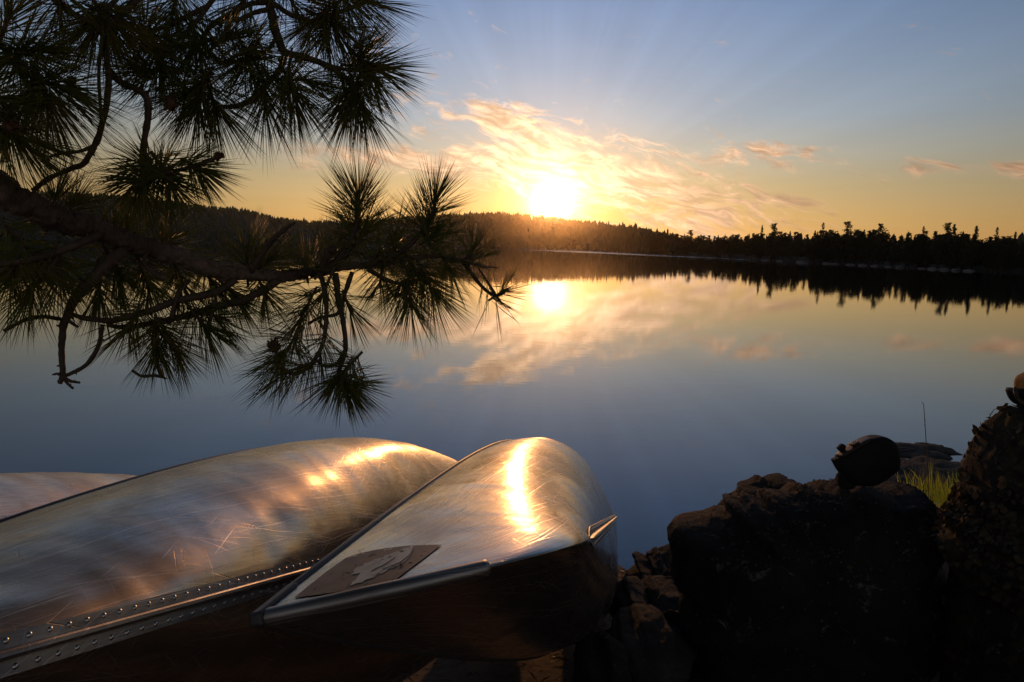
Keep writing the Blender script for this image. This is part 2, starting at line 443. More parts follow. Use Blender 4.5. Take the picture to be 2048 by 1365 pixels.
for a in AZ:
    r0, wdt, top = ridge(a)
    for k in RR:
        r = r0 + wdt * k - (1.5 if k == 0 else 0)
        z = ground_h(a, r) if k > 0 else -0.6
        hv.append((r * math.sin(a), r * math.cos(a), z + (0 if k < 0.2 else 0.03 * top * fbm((a * 30, k * 3, 1), 1.0, 3))))
nR = len(RR)
hf = [(i * nR + j, (i + 1) * nR + j, (i + 1) * nR + j + 1, i * nR + j + 1) for i in range(len(AZ) - 1) for j in range(nR - 1)]
mesh_obj('far_hills', hv, hf, M_HILL)['kind'] = 'structure'

def crown_mesh(kind, seed, clumps):
    """unit-height conifer crown: many small leaf-clump faces on drooping boughs"""
    r_ = random.Random(seed); V = []; Fc = []
    def clump(c, s):
        for _ in range(3):
            o = len(V)
            d1 = Vector((r_.gauss(0, 1), r_.gauss(0, 1), r_.gauss(0, 0.45))).normalized() * s
            d2 = Vector((r_.gauss(0, 1), r_.gauss(0, 1), r_.gauss(0, 0.45))).normalized() * s
            V.extend([c - d1 * 0.6, c + d1, c + d2]); Fc.append((o, o + 1, o + 2))
    for i in range(clumps):
        if kind == 'spruce':
            z = r_.uniform(0.08, 1.0) ** 0.9; R = 0.17 * (1.02 - z) ** 0.85 + 0.008
            lay = 0.75 + 0.35 * math.sin(z * 46 + seed); a = r_.uniform(0, 6.283); q = R * lay * math.sqrt(r_.uniform(0.1, 1))
            clump(Vector((q * math.cos(a), q * math.sin(a), z - 0.10 * q)), 0.022 + 0.02 * (1 - z))
        elif kind == 'pine':
            k = r_.randrange(26); rr = random.Random(seed * 31 + k)
            z0 = 0.22 + 0.76 * k / 25 + rr.uniform(-0.03, 0.03); a0 = rr.uniform(0, 6.283); ext = rr.uniform(0.10, 0.25) * (1.12 - 1.02 * max(0, (z0 - 0.22) / 0.78) ** 1.6) + 0.012
            t = r_.uniform(-0.25, 1); w_ = 0.034 * (1.2 - z0) + 0.008
            c = Vector((math.cos(a0) * ext * t, math.sin(a0) * ext * t, z0 + 0.05 * t)) + Vector((r_.gauss(0, w_), r_.gauss(0, w_), r_.gauss(0, 0.016)))
            c.z = min(c.z, 1.0)
            clump(c, 0.030)
        else:
            while True:
                c = Vector((r_.uniform(-1, 1), r_.uniform(-1, 1), r_.uniform(-1, 1)))
                if c.length < 1: break
            lump = 1 + 0.35 * fbm((c.x * 2 + seed, c.y * 2, c.z * 2), 1.0, 2)
            clump(Vector((c.x * 0.24 * lump, c.y * 0.24 * lump, 0.62 + 0.37 * c.z * lump)), 0.045)
    return V, Fc
VAR = []
for i, (kd, n_) in enumerate((('spruce', 420), ('spruce', 380), ('pine', 460), ('pine', 420), ('pine', 480), ('round', 420), ('spruce', 300), ('pine', 380))):
    V, Fc = crown_mesh(kd, i + 3, n_)
    me = bpy.data.meshes.new('crown'); me.from_pydata([tuple(v) for v in V], [], Fc); me.materials.append(M_FOREST)
    mb = MB(); hh = 0.95 if kd != 'round' else 0.7
    mb.tube([(0, 0, -0.05), (0.004, 0, hh * 0.5), (0, 0.003, hh)], [0.018, 0.011, 0.002], 6)
    mt = bpy.data.meshes.new('trunk'); mt.from_pydata([tuple(v) for v in mb.v], [], mb.f); mt.materials.append(M_TRUNK)
    VAR.append((me, mt, kd))
LBL = {'spruce': 'dark narrow spire-topped conifer in the forest on the far right shore',
       'pine': 'dark ragged layered pine in the forest on the far right shore',
       'round': 'dark round-crowned tree in the forest on the far right shore'}
spots = []
for i in range(282):
    pxx = random.uniform(1290, 2120)
    azm = math.atan((pxx - 1024) / F); r0 = shore_range(azm)
    off = random.choice((random.uniform(1, 8), random.uniform(4, 25), random.uniform(15, 55))) * (0.6 + r0 / 400)
    spots.append((pxx, azm, r0 + off))
# a few taller trees that stand out on the skyline
for pxx, yy in ((1372, 461), (1512, 451), (1536, 448), (1632, 446), (1680, 444), (1745, 449), (1830, 453), (1878, 447), (1890, 449), (1934, 452), (1975, 455), (2012, 464)):
    azm = math.atan((pxx - 1024) / F)
    spots.append((pxx, azm, shore_range(azm) + random.uniform(5, 22), yy))
for s_ in spots:
    pxx, azm, r = s_[:3]
    x, y = r * math.sin(azm), r * math.cos(azm); z = ground_h(azm, r) - 0.2
    if len(s_) == 4:
        rr_ = ray(pxx, s_[3]); slope = rr_[2] / math.hypot(rr_[0], rr_[1]); h = EYE + r * slope - z
        me, mt, kd = VAR[random.choice((0, 1, 2, 3, 4, 6))]
    else:
        h = (EYE + r * sky_slope(pxx) - z) * random.uniform(0.74, 0.93)
        me, mt, kd = random.choice(VAR)
    h = max(4.0, min(h, 19))
    root = empty('conifer_tree' if kd != 'round' else 'leafy_tree', Matrix.Translation((x, y, z)) @ Matrix.Rotation(random.uniform(0, 6.28), 4, 'Z') @ Matrix.Diagonal((h * random.uniform(0.85, 1.2), h * random.uniform(0.85, 1.2), h, 1)))
    tag(root, LBL[kd], 'tree', 'forest trees standing along the far right shore')
    for nm, me_ in (('crown', me), ('trunk', mt)):
        c = bpy.data.objects.new(nm, me_); COL.objects.link(c); c.parent = root
# the wooded hills: one far mass of small trees
fv = []; ff = []
for i in range(9000):
    azm = math.radians(random.uniform(-50, 47)); r0, wdt, top = ridge(azm)
    t = random.uniform(0.0, 1.25)
    if random.random() < 0.35: t = random.uniform(0.75, 1.1)
    if r0 < 420 and t < 0.35: continue
    r = r0 + 3 + wdt * t
    z = ground_h(azm, r) - 0.6; h = random.uniform(6.5, 12.5) * (0.8 if r0 < 500 else 1.0)
    if random.random() < 0.06: h *= 1.25
    if r0 < 420: h *= 0.74
    x, y = r * math.sin(azm), r * math.cos(azm); rad = h * random.uniform(0.13, 0.30); o = len(fv)
    n_ = 6
    for (q, zz) in ((0.55, 0.05), (1.0, 0.30), (0.62, 0.62), (0.30, 0.84)):
        for k in range(n_):
            a = 6.283 * (k + random.random() * 0.6) / n_
            rr_ = rad * q * random.uniform(0.6, 1.25)
            fv.append((x + rr_ * math.cos(a), y + rr_ * math.sin(a), z + h * (zz + random.uniform(-0.06, 0.06))))
    fv.append((x, y, z + h))
    for lv in range(3):
        for k in range(n_):
            a0, a1 = o + lv * n_ + k, o + lv * n_ + (k + 1) % n_
            ff.append((a0, a1, a1 + n_, a0 + n_))
    for k in range(n_): ff.append((o + 3 * n_ + k, o + 3 * n_ + (k + 1) % n_, o + 4 * n_))
tag(mesh_obj('hillside_forest', fv, ff, M_FOREST, smooth=False), 'dark forest covering the hills behind the lake', 'forest', kind='stuff')

# ------------------------------------------------------------------ rocks
def rock(name, label, outline, depth, thick, mat, rough=0.05, sub=5, cat='rock', group=None, seed=0, back=0.0, pw=2.6, facet=1.0):
    """Solid boulder: outline in a plane facing the lake at its own distance, with a rounded front and back."""
    pts = np.array([W(x, y, depth) for x, y in outline])
    cen = pts.mean(0)
    ex = np.array([CR[0], CR[1], 0]); ex /= np.linalg.norm(ex); ey = np.array([-ex[1], ex[0], 0]); ez = np.array([0, 0, 1.0])
    loc = np.array([((p - cen) @ ex, (p - cen) @ ez) for p in pts])
    th = np.arctan2(loc[:, 1], loc[:, 0]); rd = np.hypot(loc[:, 0], loc[:, 1]); o = np.argsort(th)
    th, rd = th[o], rd[o]
    size = rd.mean(); origin = cen + ey * back
    pcx, pcy = np.mean([p[0] for p in outline]), np.mean([p[1] for p in outline])
    opx = np.array(outline, float); oth = np.arctan2(-(opx[:, 1] - pcy), opx[:, 0] - pcx); ord_ = np.hypot(opx[:, 0] - pcx, opx[:, 1] - pcy)
    oo = np.argsort(oth); oth, ord_ = oth[oo], ord_[oo]
    bins = np.linspace(-np.pi, np.pi, 73)[:-1] + np.pi / 72
    target = np.interp(bins, np.concatenate([oth - 2 * np.pi, oth, oth + 2 * np.pi]), np.tile(ord_, 3))
    Rb = np.interp(bins, np.concatenate([th - 2 * np.pi, th, th + 2 * np.pi]), np.tile(rd, 3))
    prr = random.Random(seed * 17 + 5); planes = []
    for _ in range(22):
        nv = Vector((prr.gauss(0, 1), prr.gauss(0, 1), prr.gauss(0, 0.8))).normalized(); planes.append((nv, prr.uniform(0.70, 0.96)))
    def shape(bm, Rb):
        Rm = float(np.mean(Rb))
        for v in bm.verts:
            n_ = v.co.normalized()
            t = math.atan2(n_.z, n_.x); R = float(np.interp(t, np.concatenate([bins - 2 * np.pi, bins, bins + 2 * np.pi]), np.tile(Rb, 3)))
            hyp = math.hypot(n_.x, n_.z); phi = math.atan2(n_.y, hyp)
            c = math.cos(phi) ** (2 / pw) if abs(math.cos(phi)) > 1e-6 else 0
            s_ = math.copysign(abs(math.sin(phi)) ** (2 / pw), phi)
            p = Vector((R * c * math.cos(t), thick * s_, R * c * math.sin(t)))
            for nv, f_ in planes:
                sup = f_ * math.sqrt((nv.x * Rm) ** 2 + (nv.y * thick) ** 2 + (nv.z * Rm) ** 2) * facet
                e_ = nv.dot(p) - sup
                if e_ > 0: p = p - nv * e_ * 0.85
            d = fbm((p.x + seed * 3.1, p.y, p.z), 2.2 / max(size, 0.05) ** 0.5, 5) * rough + fbm((p.x, p.y + seed, p.z), 14.0, 4) * rough * 0.3
            d -= abs(fbm((p.x - seed, p.y + 4, p.z), 5.0, 3)) * rough * 0.5
            d += fbm((p.x, p.y + seed, p.z), 34.0, 3) * min(rough, 0.012) * 0.42
            v.co = p + n_ * d * size * 2
    # settle the solid's size so that it stands as large and as high as the real stone
    for it in range(4):
        bm = bmesh.new(); bmesh.ops.create_icosphere(bm, subdivisions=min(sub, 4), radius=1.0); shape(bm, Rb)
        A_ = np.array([v.co[:] for v in bm.verts]); bm.free()
        Wd = origin + A_[:, :1] * ex + A_[:, 1:2] * ey + A_[:, 2:] * ez - CAM
        z_ = Wd @ FW; ok = z_ > 0.3
        qx = 1024 + F * (Wd[ok] @ CR) / z_[ok] - pcx; qy = -(682.5 - F * (Wd[ok] @ CU) / z_[ok] - pcy)
        a_ = np.arctan2(qy, qx); r_ = np.hypot(qx, qy); got = np.zeros(len(bins))
        for k, b_ in enumerate(bins):
            m_ = np.abs((a_ - b_ + np.pi) % (2 * np.pi) - np.pi) < np.pi / 40
            got[k] = r_[m_].max() if m_.any() else target[k]
        Rb = Rb * np.clip(target / got, 0.6, 1.5) ** 0.8
    bm = bmesh.new(); bmesh.ops.create_icosphere(bm, subdivisions=sub, radius=1.0); shape(bm, Rb)
    me = bpy.data.meshes.new(name); bm.to_mesh(me); bm.free()
    me.polygons.foreach_set('use_smooth', [True] * len(me.polygons)); me.materials.append(mat)
    ob = bpy.data.objects.new(name, me); COL.objects.link(ob)
    ob.matrix_world = Matrix(((ex[0], ey[0], 0, cen[0] + ey[0] * back), (ex[1], ey[1], 0, cen[1] + ey[1] * back), (0, 0, 1, cen[2]), (0, 0, 0, 1)))
    return tag(ob, label, cat, group)

def crust(rk, n, test, mat, name, size, seed):
    """leafy lichen: many small curled flakes growing on the stone where test(position, normal) holds"""
    r_ = random.Random(seed); me = rk.data; V = []; Fc = []; polys = me.polygons; tries = 0
    while n > 0 and tries < 60000:
        tries += 1; p = polys[r_.randrange(len(polys))]
        if not test(rk.matrix_world @ p.center, p.normal): continue
        n -= 1; nv = p.normal; t1 = nv.orthogonal().normalized(); t2 = nv.cross(t1); a = r_.uniform(0, 6.28)
        d1 = (t1 * math.cos(a) + t2 * math.sin(a)); d2 = nv.cross(d1); s_ = size * r_.uniform(0.5, 1.3); k = r_.uniform(0.15, 0.9)
        o = len(V); c = p.center + nv * 0.001
        V.extend([c - d2 * s_ * .4, c + d1 * s_ * .6 - d2 * s_ * .6 + nv * s_ * k * .5, c + d1 * s_ * 1.1 + nv * s_ * k, c + d1 * s_ * .7 + d2 * s_ * .6 + nv * s_ * k * .7, c + d2 * s_ * .4])
        Fc += [(o, o + 1, o + 2), (o, o + 2, o + 4), (o + 4, o + 2, o + 3)]
    o_ = mesh_obj(name, V, Fc, mat, rk, smooth=False); o_['kind'] = 'stuff'

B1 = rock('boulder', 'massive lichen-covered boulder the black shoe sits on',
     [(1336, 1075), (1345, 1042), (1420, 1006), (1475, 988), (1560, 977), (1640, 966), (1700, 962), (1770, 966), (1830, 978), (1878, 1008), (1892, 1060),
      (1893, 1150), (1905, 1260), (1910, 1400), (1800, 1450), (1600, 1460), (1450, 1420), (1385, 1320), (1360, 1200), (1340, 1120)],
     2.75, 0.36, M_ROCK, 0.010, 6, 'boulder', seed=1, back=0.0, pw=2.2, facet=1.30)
B2 = rock('boulder', 'tall mossy boulder at the right edge with flaky lit crest',
     [(1888, 1030), (1910, 985), (1935, 930), (1965, 870), (2000, 835), (2050, 812), (2120, 790), (2200, 800), (2270, 860), (2310, 1000), (2330, 1200),
      (2310, 1460), (2150, 1540), (2000, 1530), (1935, 1460), (1910, 1320), (1893, 1180), (1884, 1080)],
     2.25, 0.28, M_ROCK_MOSS, 0.022, 6, 'boulder', seed=2, back=0.0, pw=2.1, facet=1.08)
M_LICHEN = mat_leaf('leafy_lichen', (0.050, 0.037, 0.018), (0.12, 0.08, 0.035), 0.7, 0.35, 30.0)
M_LICHEN_PALE = mat_leaf('pale_lichen', (0.085, 0.085, 0.07), (0.05, 0.052, 0.04), 0.85, 0.1, 30.0)
pxl = lambda w: (1024 + F * ((np.array(w) - CAM) @ CR) / ((np.array(w) - CAM) @ FW), 682.5 - F * ((np.array(w) - CAM) @ CU) / ((np.array(w) - CAM) @ FW))
bpy.context.view_layer.update()
_e1 = W(1900, 1000, 2.25)
crust(B2, 1500, lambda w, n_: n_.x < 0.25 and n_.y < 0.75 and fbm(w, 3.0, 3) > -0.25 and w.x < _e1[0] + 0.30, M_LICHEN, 'leafy_lichen', 0.017, 4)
crust(B1, 700, lambda w, n_: n_.z > 0.25 and fbm(w, 4.0, 3) > -0.05, M_LICHEN, 'leafy_lichen', 0.008, 5)
crust(B1, 500, lambda w, n_: fbm(w, 5.0, 3) > 0.22, M_LICHEN_PALE, 'pale_lichen', 0.007, 6)
crust(B2, 400, lambda w, n_: fbm(w, 5.0, 3) > 0.22, M_LICHEN_PALE, 'pale_lichen', 0.010, 7)
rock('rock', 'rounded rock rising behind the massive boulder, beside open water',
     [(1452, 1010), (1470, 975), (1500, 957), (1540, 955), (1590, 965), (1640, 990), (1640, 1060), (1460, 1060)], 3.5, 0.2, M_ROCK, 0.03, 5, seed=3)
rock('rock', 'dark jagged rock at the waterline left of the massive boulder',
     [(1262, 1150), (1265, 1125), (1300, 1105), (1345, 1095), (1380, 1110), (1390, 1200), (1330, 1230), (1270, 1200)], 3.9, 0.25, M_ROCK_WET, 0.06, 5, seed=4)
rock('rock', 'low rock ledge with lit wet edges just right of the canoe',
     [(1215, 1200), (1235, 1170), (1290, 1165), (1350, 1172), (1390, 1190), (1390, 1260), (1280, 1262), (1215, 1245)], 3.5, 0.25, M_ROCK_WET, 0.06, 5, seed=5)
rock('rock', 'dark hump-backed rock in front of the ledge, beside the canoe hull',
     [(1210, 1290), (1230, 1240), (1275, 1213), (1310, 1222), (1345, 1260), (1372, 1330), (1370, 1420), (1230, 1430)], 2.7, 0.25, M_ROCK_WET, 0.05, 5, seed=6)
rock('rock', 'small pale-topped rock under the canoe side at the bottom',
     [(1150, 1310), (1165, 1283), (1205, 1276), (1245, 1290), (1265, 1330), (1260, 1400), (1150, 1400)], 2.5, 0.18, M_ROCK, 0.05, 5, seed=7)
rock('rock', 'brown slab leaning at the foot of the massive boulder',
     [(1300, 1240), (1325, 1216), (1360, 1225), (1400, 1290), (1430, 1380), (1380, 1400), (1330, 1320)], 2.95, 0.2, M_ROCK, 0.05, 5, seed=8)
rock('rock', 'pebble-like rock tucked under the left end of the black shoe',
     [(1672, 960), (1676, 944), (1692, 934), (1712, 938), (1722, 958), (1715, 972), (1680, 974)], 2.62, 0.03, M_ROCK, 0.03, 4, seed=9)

def slab(name, label, outline, h, mat, seed):
    P = np.array([water_at(x, y) for x, y in outline]); c = P.mean(0)
    n_ = 96; ang_ = np.linspace(0, 2 * np.pi, n_, endpoint=False)
    L_ = P[:, :2] - c[:2]; th = np.arctan2(L_[:, 1], L_[:, 0]); o = np.argsort(th); th = th[o]; rd = np.hypot(L_[:, 0], L_[:, 1])[o]
    R = np.interp(ang_, np.concatenate([th - 2 * np.pi, th, th + 2 * np.pi]), np.tile(rd, 3))
    V = []; Fc = []; rings = (1.06, 1.0, 0.93, 0.75, 0.5, 0.25)
    for k in rings:
        for i, a in enumerate(ang_):
            rr_ = R[i] * k * (1 + 0.16 * fbm((math.cos(a) * 3, math.sin(a) * 3, seed), 1.0, 4))
            x, y = rr_ * math.cos(a), rr_ * math.sin(a)
            z = -0.15 if k > 1.01 else (0.004 if k == 1.0 else h * (1 - k ** 3) + 0.35 * h + h * 0.7 * fbm((x + c[0], y + c[1], seed), 4.0, 4))
            V.append((x, y, z))
    for r_ in range(len(rings) - 1):
        for i in range(n_): Fc.append((r_ * n_ + i, r_ * n_ + (i + 1) % n_, (r_ + 1) * n_ + (i + 1) % n_, (r_ + 1) * n_ + i))
    Fc.append(tuple((len(rings) - 1) * n_ + i for i in range(n_)))
    return tag(mesh_obj(name, V, Fc, mat, loc=(c[0], c[1], 0)), label, 'rock', 'flat rocks awash behind the boulders')
slab('flat_rock', 'thin curved flat rock awash, farthest out behind the black shoe', [(1775, 892), (1830, 888), (1880, 893), (1925, 911), (1905, 917), (1860, 905), (1800, 905), (1775, 908)], 0.035, M_ROCK_WET, 1)
slab('flat_rock', 'flat dark rock sliver floating just beyond the other awash rocks', [(1830, 887), (1860, 888), (1882, 894), (1850, 895)], 0.02, M_ROCK_WET, 2)
slab('flat_rock', 'broad flat ledge awash, nearest to the grass between boulders', [(1770, 925), (1830, 917), (1880, 920), (1930, 930), (1945, 975), (1860, 1000), (1760, 990)], 0.05, M_ROCK_WET, 3)

for i in range(16):
    pxx = 1530 + i * 27 + random.uniform(-10, 10); azm = math.atan((pxx - 1024) / F); r = shore_range(azm) + 0.6
    bm = bmesh.new(); bmesh.ops.create_icosphere(bm, subdivisions=3, radius=1.0)
    for v in bm.verts: v.co *= 1 + 0.35 * fbm((v.co.x + i * 5, v.co.y, v.co.z), 1.3, 3)
    me = bpy.data.meshes.new('shore_rock'); bm.to_mesh(me); bm.free(); me.materials.append(M_ROCK_PALE)
    o = bpy.data.objects.new('shore_rock', me); COL.objects.link(o)
    s_ = r / 220
    o.location = (r * math.sin(azm), r * math.cos(azm), 0.05); o.scale = (random.uniform(0.8, 2.6) * s_, 1.0 * s_, random.uniform(0.25, 0.55) * s_)
    o.rotation_euler = (0, 0, math.atan2(_sd[1], _sd[0]) + random.uniform(-.2, .2))
    tag(o, 'low pale rock at the waterline below the far right forest', 'rock', 'pale rocks along the far right waterline')

# ------------------------------------------------------------------ near shore ground
GY = [-8, -3, 0, 0.5, 1.0, 1.5, 2.0, 2.5, 3.0, 3.5, 4.0, 4.5, 5.0, 5.6, 6.2, 6.6, 7.5]
GZ = [2.6, 1.9, 1.55, 1.50, 1.38, 1.20, 1.02, 0.86, 0.72, 0.55, 0.44, 0.35, 0.28, 0.20, 0.0, -0.25, -0.7]
def gz(x, y):
    ys = y
    if x > 0.7: ys = y + min((x - 0.7) * 2.0, 0.75)          # the bank comes nearer on the right
    z = float(np.interp(ys, GY, GZ))
    if x < -1.2:
        k = min((-1.2 - x) / 0.8, 1.0)
        zl = float(np.interp(y, [-8, 0, 1, 2, 2.7, 3.5, 4.5, 5.3, 6.2, 7.0], [2.6, 1.85, 1.55, 1.2, 0.98, 0.72, 0.42, 0.2, 0.0, -0.5])); z = z * (1 - k) + zl * k
    g = math.exp(-(((x - 2.45) / 0.45) ** 2 + ((y - 3.7) / 0.42) ** 2)); z = max(z, z * (1 - g) + 1.27 * g) if g > 0.02 else z
    return z
gv = []; nx_, ny_ = 200, 220
for j in range(ny_):
    y = -8 + 15.5 * j / (ny_ - 1)
    for i in range(nx_):
        x = -9 + 18 * i / (nx_ - 1)
        gv.append((x, y, gz(x, y) + 0.030 * fbm((x, y, 0), 1.6, 5) - 0.02))
gf = [(j * nx_ + i, j * nx_ + i + 1, (j + 1) * nx_ + i + 1, (j + 1) * nx_ + i) for j in range(ny_ - 1) for i in range(nx_ - 1)]
mesh_obj('shore_ground', gv, gf, M_SOIL)['kind'] = 'structure'
# needle litter and gravel
lv = []; lf = []
for i in range(3500):
    x = random.uniform(-2.2, 2.8); y = random.uniform(0.8, 5.2); z = gz(x, y) + 0.005; a = random.uniform(0, 6.28); L_ = random.uniform(0.04, 0.10)
    o = len(lv); dx_, dy_ = math.cos(a) * L_, math.sin(a) * L_; wx, wy = -math.sin(a) * 0.0016, math.cos(a) * 0.0016
    lv += [(x - wx, y - wy, z), (x + wx, y + wy, z), (x + dx_ * .5, y + dy_ * .5, z + 0.012), (x + dx_, y + dy_, z + random.uniform(0, 0.02))]
    lf += [(0 + o, 1 + o, 2 + o), (1 + o, 3 + o, 2 + o)]
tag(mesh_obj('pine_needle_litter', lv, lf, M_NEEDLE_OLD), 'fallen brown pine needles scattered on the bank', 'needle litter', kind='stuff')

# ------------------------------------------------------------------ canoes
def rotm(yaw, pit, roll):
    return Matrix.Rotation(yaw, 4, 'Z') @ Matrix.Rotation(pit, 4, 'Y') @ Matrix.Rotation(roll, 4, 'X')

class Canoe:
    L = 5.1
    def __init__(s, B, D, Db, a, q, nm, pw):
        s.B, s.D, s.Db, s.a, s.q, s.nm, s.pw = B, D, Db, a, q, nm, pw
    def sect(s, x):
        ax = min(abs(x), s.L / 2); sn = ax / (s.L / 2)
        dl = s.L / 2 - ax
        w = s.B / 2 * (1 - sn ** s.pw) + 0.014 * 0.5 * math.sqrt(max(0, 1 - (1 - min(dl / 0.014, 1)) ** 2))
        zg = s.D + (s.Db - s.D) * sn ** 3
        e = min(max((ax - (s.L / 2 - s.a)) / s.a, 0), 1)
        zk = min(s.Db * (1 - math.sqrt(max(0, 1 - e ** s.q))) * 0.97, zg - 0.002)
        n = s.nm + (1.35 - s.nm) * sn ** 1.5
        return w, zg, zk, n
    def pt(s, x, th, off=0.0):
        """th in -pi/2..pi/2 : 0 keel, +-pi/2 gunwales"""
        w, zg, zk, n = s.sect(x); t = abs(th)
        y = w * math.sin(t) ** (2 / n); z = zk + (zg - zk) * (1 - max(math.cos(t), 0) ** (2 / n))
        return np.array([x, math.copysign(y, th), z])
    def keel(s, x): 
        return np.array([x, 0.0, s.sect(x)[2]])
    def xs(s, n):
        t = np.linspace(-1, 1, n); u = np.sign(t) * (1 - (1 - np.abs(t)) ** 2.2)
        return u * s.L / 2

def build_canoe(name, label, C, mtx, keel_from, keel_to, mat, dent_seed, ribs=True, rivet_gap=0.0304, own_rivets=False, dent=1.0):
    root = empty(name, mtx); tag(root, label, 'canoe', 'overturned aluminium canoes on the bank')
    xs = C.xs(220); ths = np.linspace(-math.pi / 2, math.pi / 2, 97)
    V = []; UV = []
    drr = random.Random(int(dent_seed * 13)); dents = []
    for _ in range(26):
        dents.append((drr.uniform(-2.2, 2.2), drr.uniform(-1.1, 1.1), drr.uniform(0.02, 0.075), drr.uniform(0.03, 0.10), drr.uniform(-0.6, 0.6), drr.uniform(0.003, 0.008)))
    for x in xs:
        gl = np.concatenate([[0], np.cumsum(np.linalg.norm(np.diff(np.array([C.pt(x, t) for t in ths]), axis=0), axis=1))]); gl -= gl[len(ths) // 2]
        for t_i, t in enumerate(ths):
            p = C.pt(x, t); UV.append((x, gl[t_i], 0.0))
            d = 0.005 * dent * fbm((p[0] + dent_seed, p[1], p[2]), 2.6, 3) + 0.0025 * dent * fbm((p[0], p[1] + dent_seed, p[2]), 9.0, 2)
            if ribs:
                for rx in (-1.9, -1.45, -1.0, -0.5, 0, 0.5, 1.0, 1.45, 1.9):
                    d += 0.0022 * math.exp(-((x - rx) / 0.022) ** 2)
            for (du, dvv, ra, rb, rot_, dep) in dents:
                a_, b_ = x - du, gl[t_i] - dvv * 0.62
                if abs(a_) < 0.3 and abs(b_) < 0.3:
                    a2 = a_ * math.cos(rot_) + b_ * math.sin(rot_); b2_ = -a_ * math.sin(rot_) + b_ * math.cos(rot_)
                    d -= dent * dep * math.exp(-(a2 / rb) ** 2 - (b2_ / ra) ** 2)
            edge = min(1, (math.pi / 2 - abs(t)) * 3) * min(1, abs(t) * 6) * min(1, (C.L / 2 - abs(x)) * 4)
            nrm = np.array([0, math.copysign(abs(math.sin(t)) ** 1.0, t), -math.cos(t)]); 
            V.append(p + nrm * d * edge)
    nt = len(ths)
    Fc = [(i * nt + j, i * nt + j + 1, (i + 1) * nt + j + 1, (i + 1) * nt + j) for i in range(len(xs) - 1) for j in range(nt - 1)]
    hull = mesh_obj('hull', V, Fc, [mat, M_ALU_IN], root)
    sa = hull.data.attributes.new('sheet', 'FLOAT_VECTOR', 'POINT'); sa.data.foreach_set('vector', np.array(UV, dtype=np.float32).ravel())
    so = hull.modifiers.new('thickness', 'SOLIDIFY'); so.thickness = 0.003; so.offset = -1; so.material_offset = 1
    # make sure the normals face out of the hull
    me = hull.data
    k = (len(xs) // 2) * (nt - 1) + nt // 2
    if me.polygons[k].normal.z > 0: me.flip_normals()
    # gunwales
    for sg in (-1, 1):
        mb = MB(); prof = [(0.004, -0.010), (0.006, -0.002), (0.004, 0.004), (-0.008, 0.004), (-0.010, 0.0), (-0.004, -0.010)]
        gx = [x for x in xs if abs(x) < C.L / 2 - 0.004]; rows = []
        for x in gx:
            p = C.pt(x, sg * math.pi / 2)
            rows.append([p + np.array([0, sg * a, b]) for a, b in prof])
        vv = [q for r_ in rows for q in r_]; n_ = len(prof)
        fc = [(i * n_ + k, i * n_ + (k + 1) % n_, (i + 1) * n_ + (k + 1) % n_, (i + 1) * n_ + k) for i in range(len(rows) - 1) for k in range(n_)]
        mb.add(vv, fc); mb.build('gunwale', M_DARK_TRIM, root)
    # keel extrusion: flange, ridge and two rows of rivets
    mb = MB(); prof = [(-0.024, 0.0005), (-0.024, -0.0022), (-0.0065, -0.0028), (-0.0050, -0.0125), (-0.0025, -0.0145), (0.0025, -0.0145), (0.0050, -0.0125), (0.0065, -0.0028), (0.024, -0.0022), (0.024, 0.0005)]
    kx = np.linspace(keel_from, keel_to, 150); rows = []
    for i, x in enumerate(kx):
        p = C.keel(x); tp = min(1, (x - keel_from) / 0.10, (keel_to - x) / 0.10); tp = 0.25 + 0.75 * max(tp, 0) ** 0.7
        rows.append([p + np.array([0, a * tp, b * (0.5 + 0.5 * tp)]) for a, b in prof])
    n_ = len(prof); vv = [q for r_ in rows for q in r_]
    fc = [(i * n_ + k, i * n_ + (k + 1) % n_, (i + 1) * n_ + (k + 1) % n_, (i + 1) * n_ + k) for i in range(len(rows) - 1) for k in range(n_)]
    fc += [tuple(range(n_)), tuple((len(rows) - 1) * n_ + k for k in range(n_))[::-1]]
    mb.add(vv, fc)
    ks = mb.build('keel_strip', M_ALU_TRIM, root, smooth=False)
    # rivets in two rows along the flange: the nearest ones as pieces of their own
    vs = []
    for a, b in ((1.0, 0.0), (0.8, 0.55)):
        for k in range(8):
            an = 6.283 * k / 8; vs.append((0.0042 * a * math.cos(an), 0.0042 * a * math.sin(an), -0.0026 * b))
    vs.append((0, 0, -0.0029)); rf = [(k, (k + 1) % 8, 8 + (k + 1) % 8, 8 + k) for k in range(8)] + [(8 + k, 8 + (k + 1) % 8, 16) for k in range(8)]
    mb = MB(); x = keel_from + 0.12; n_r = 0; rme = None
    while x < keel_to - 0.12:
        for sg in (-1, 1):
            xx = x + (rivet_gap * 0.25 if sg > 0 else 0)
            c = C.keel(xx) + np.array([0, sg * 0.0155, -0.0024])
            wz = (mtx @ Vector(c)) - Vector(CAM)
            if own_rivets and wz.dot(Vector(FW)) > 0.6 and n_r < 100:
                if rme is None:
                    rme = bpy.data.meshes.new('rivet'); rme.from_pydata(vs, [], rf); rme.materials.append(M_RIVET)
                    rme.polygons.foreach_set('use_smooth', [True] * len(rme.polygons))
                ro = bpy.data.objects.new('rivet', rme); COL.objects.link(ro); ro.parent = ks; ro.location = c; n_r += 1
            else:
                mb.add([c + np.array(q) for q in vs], rf)
        x += rivet_gap
    mb.build('rivet_rows', M_RIVET, ks)['kind'] = 'stuff'
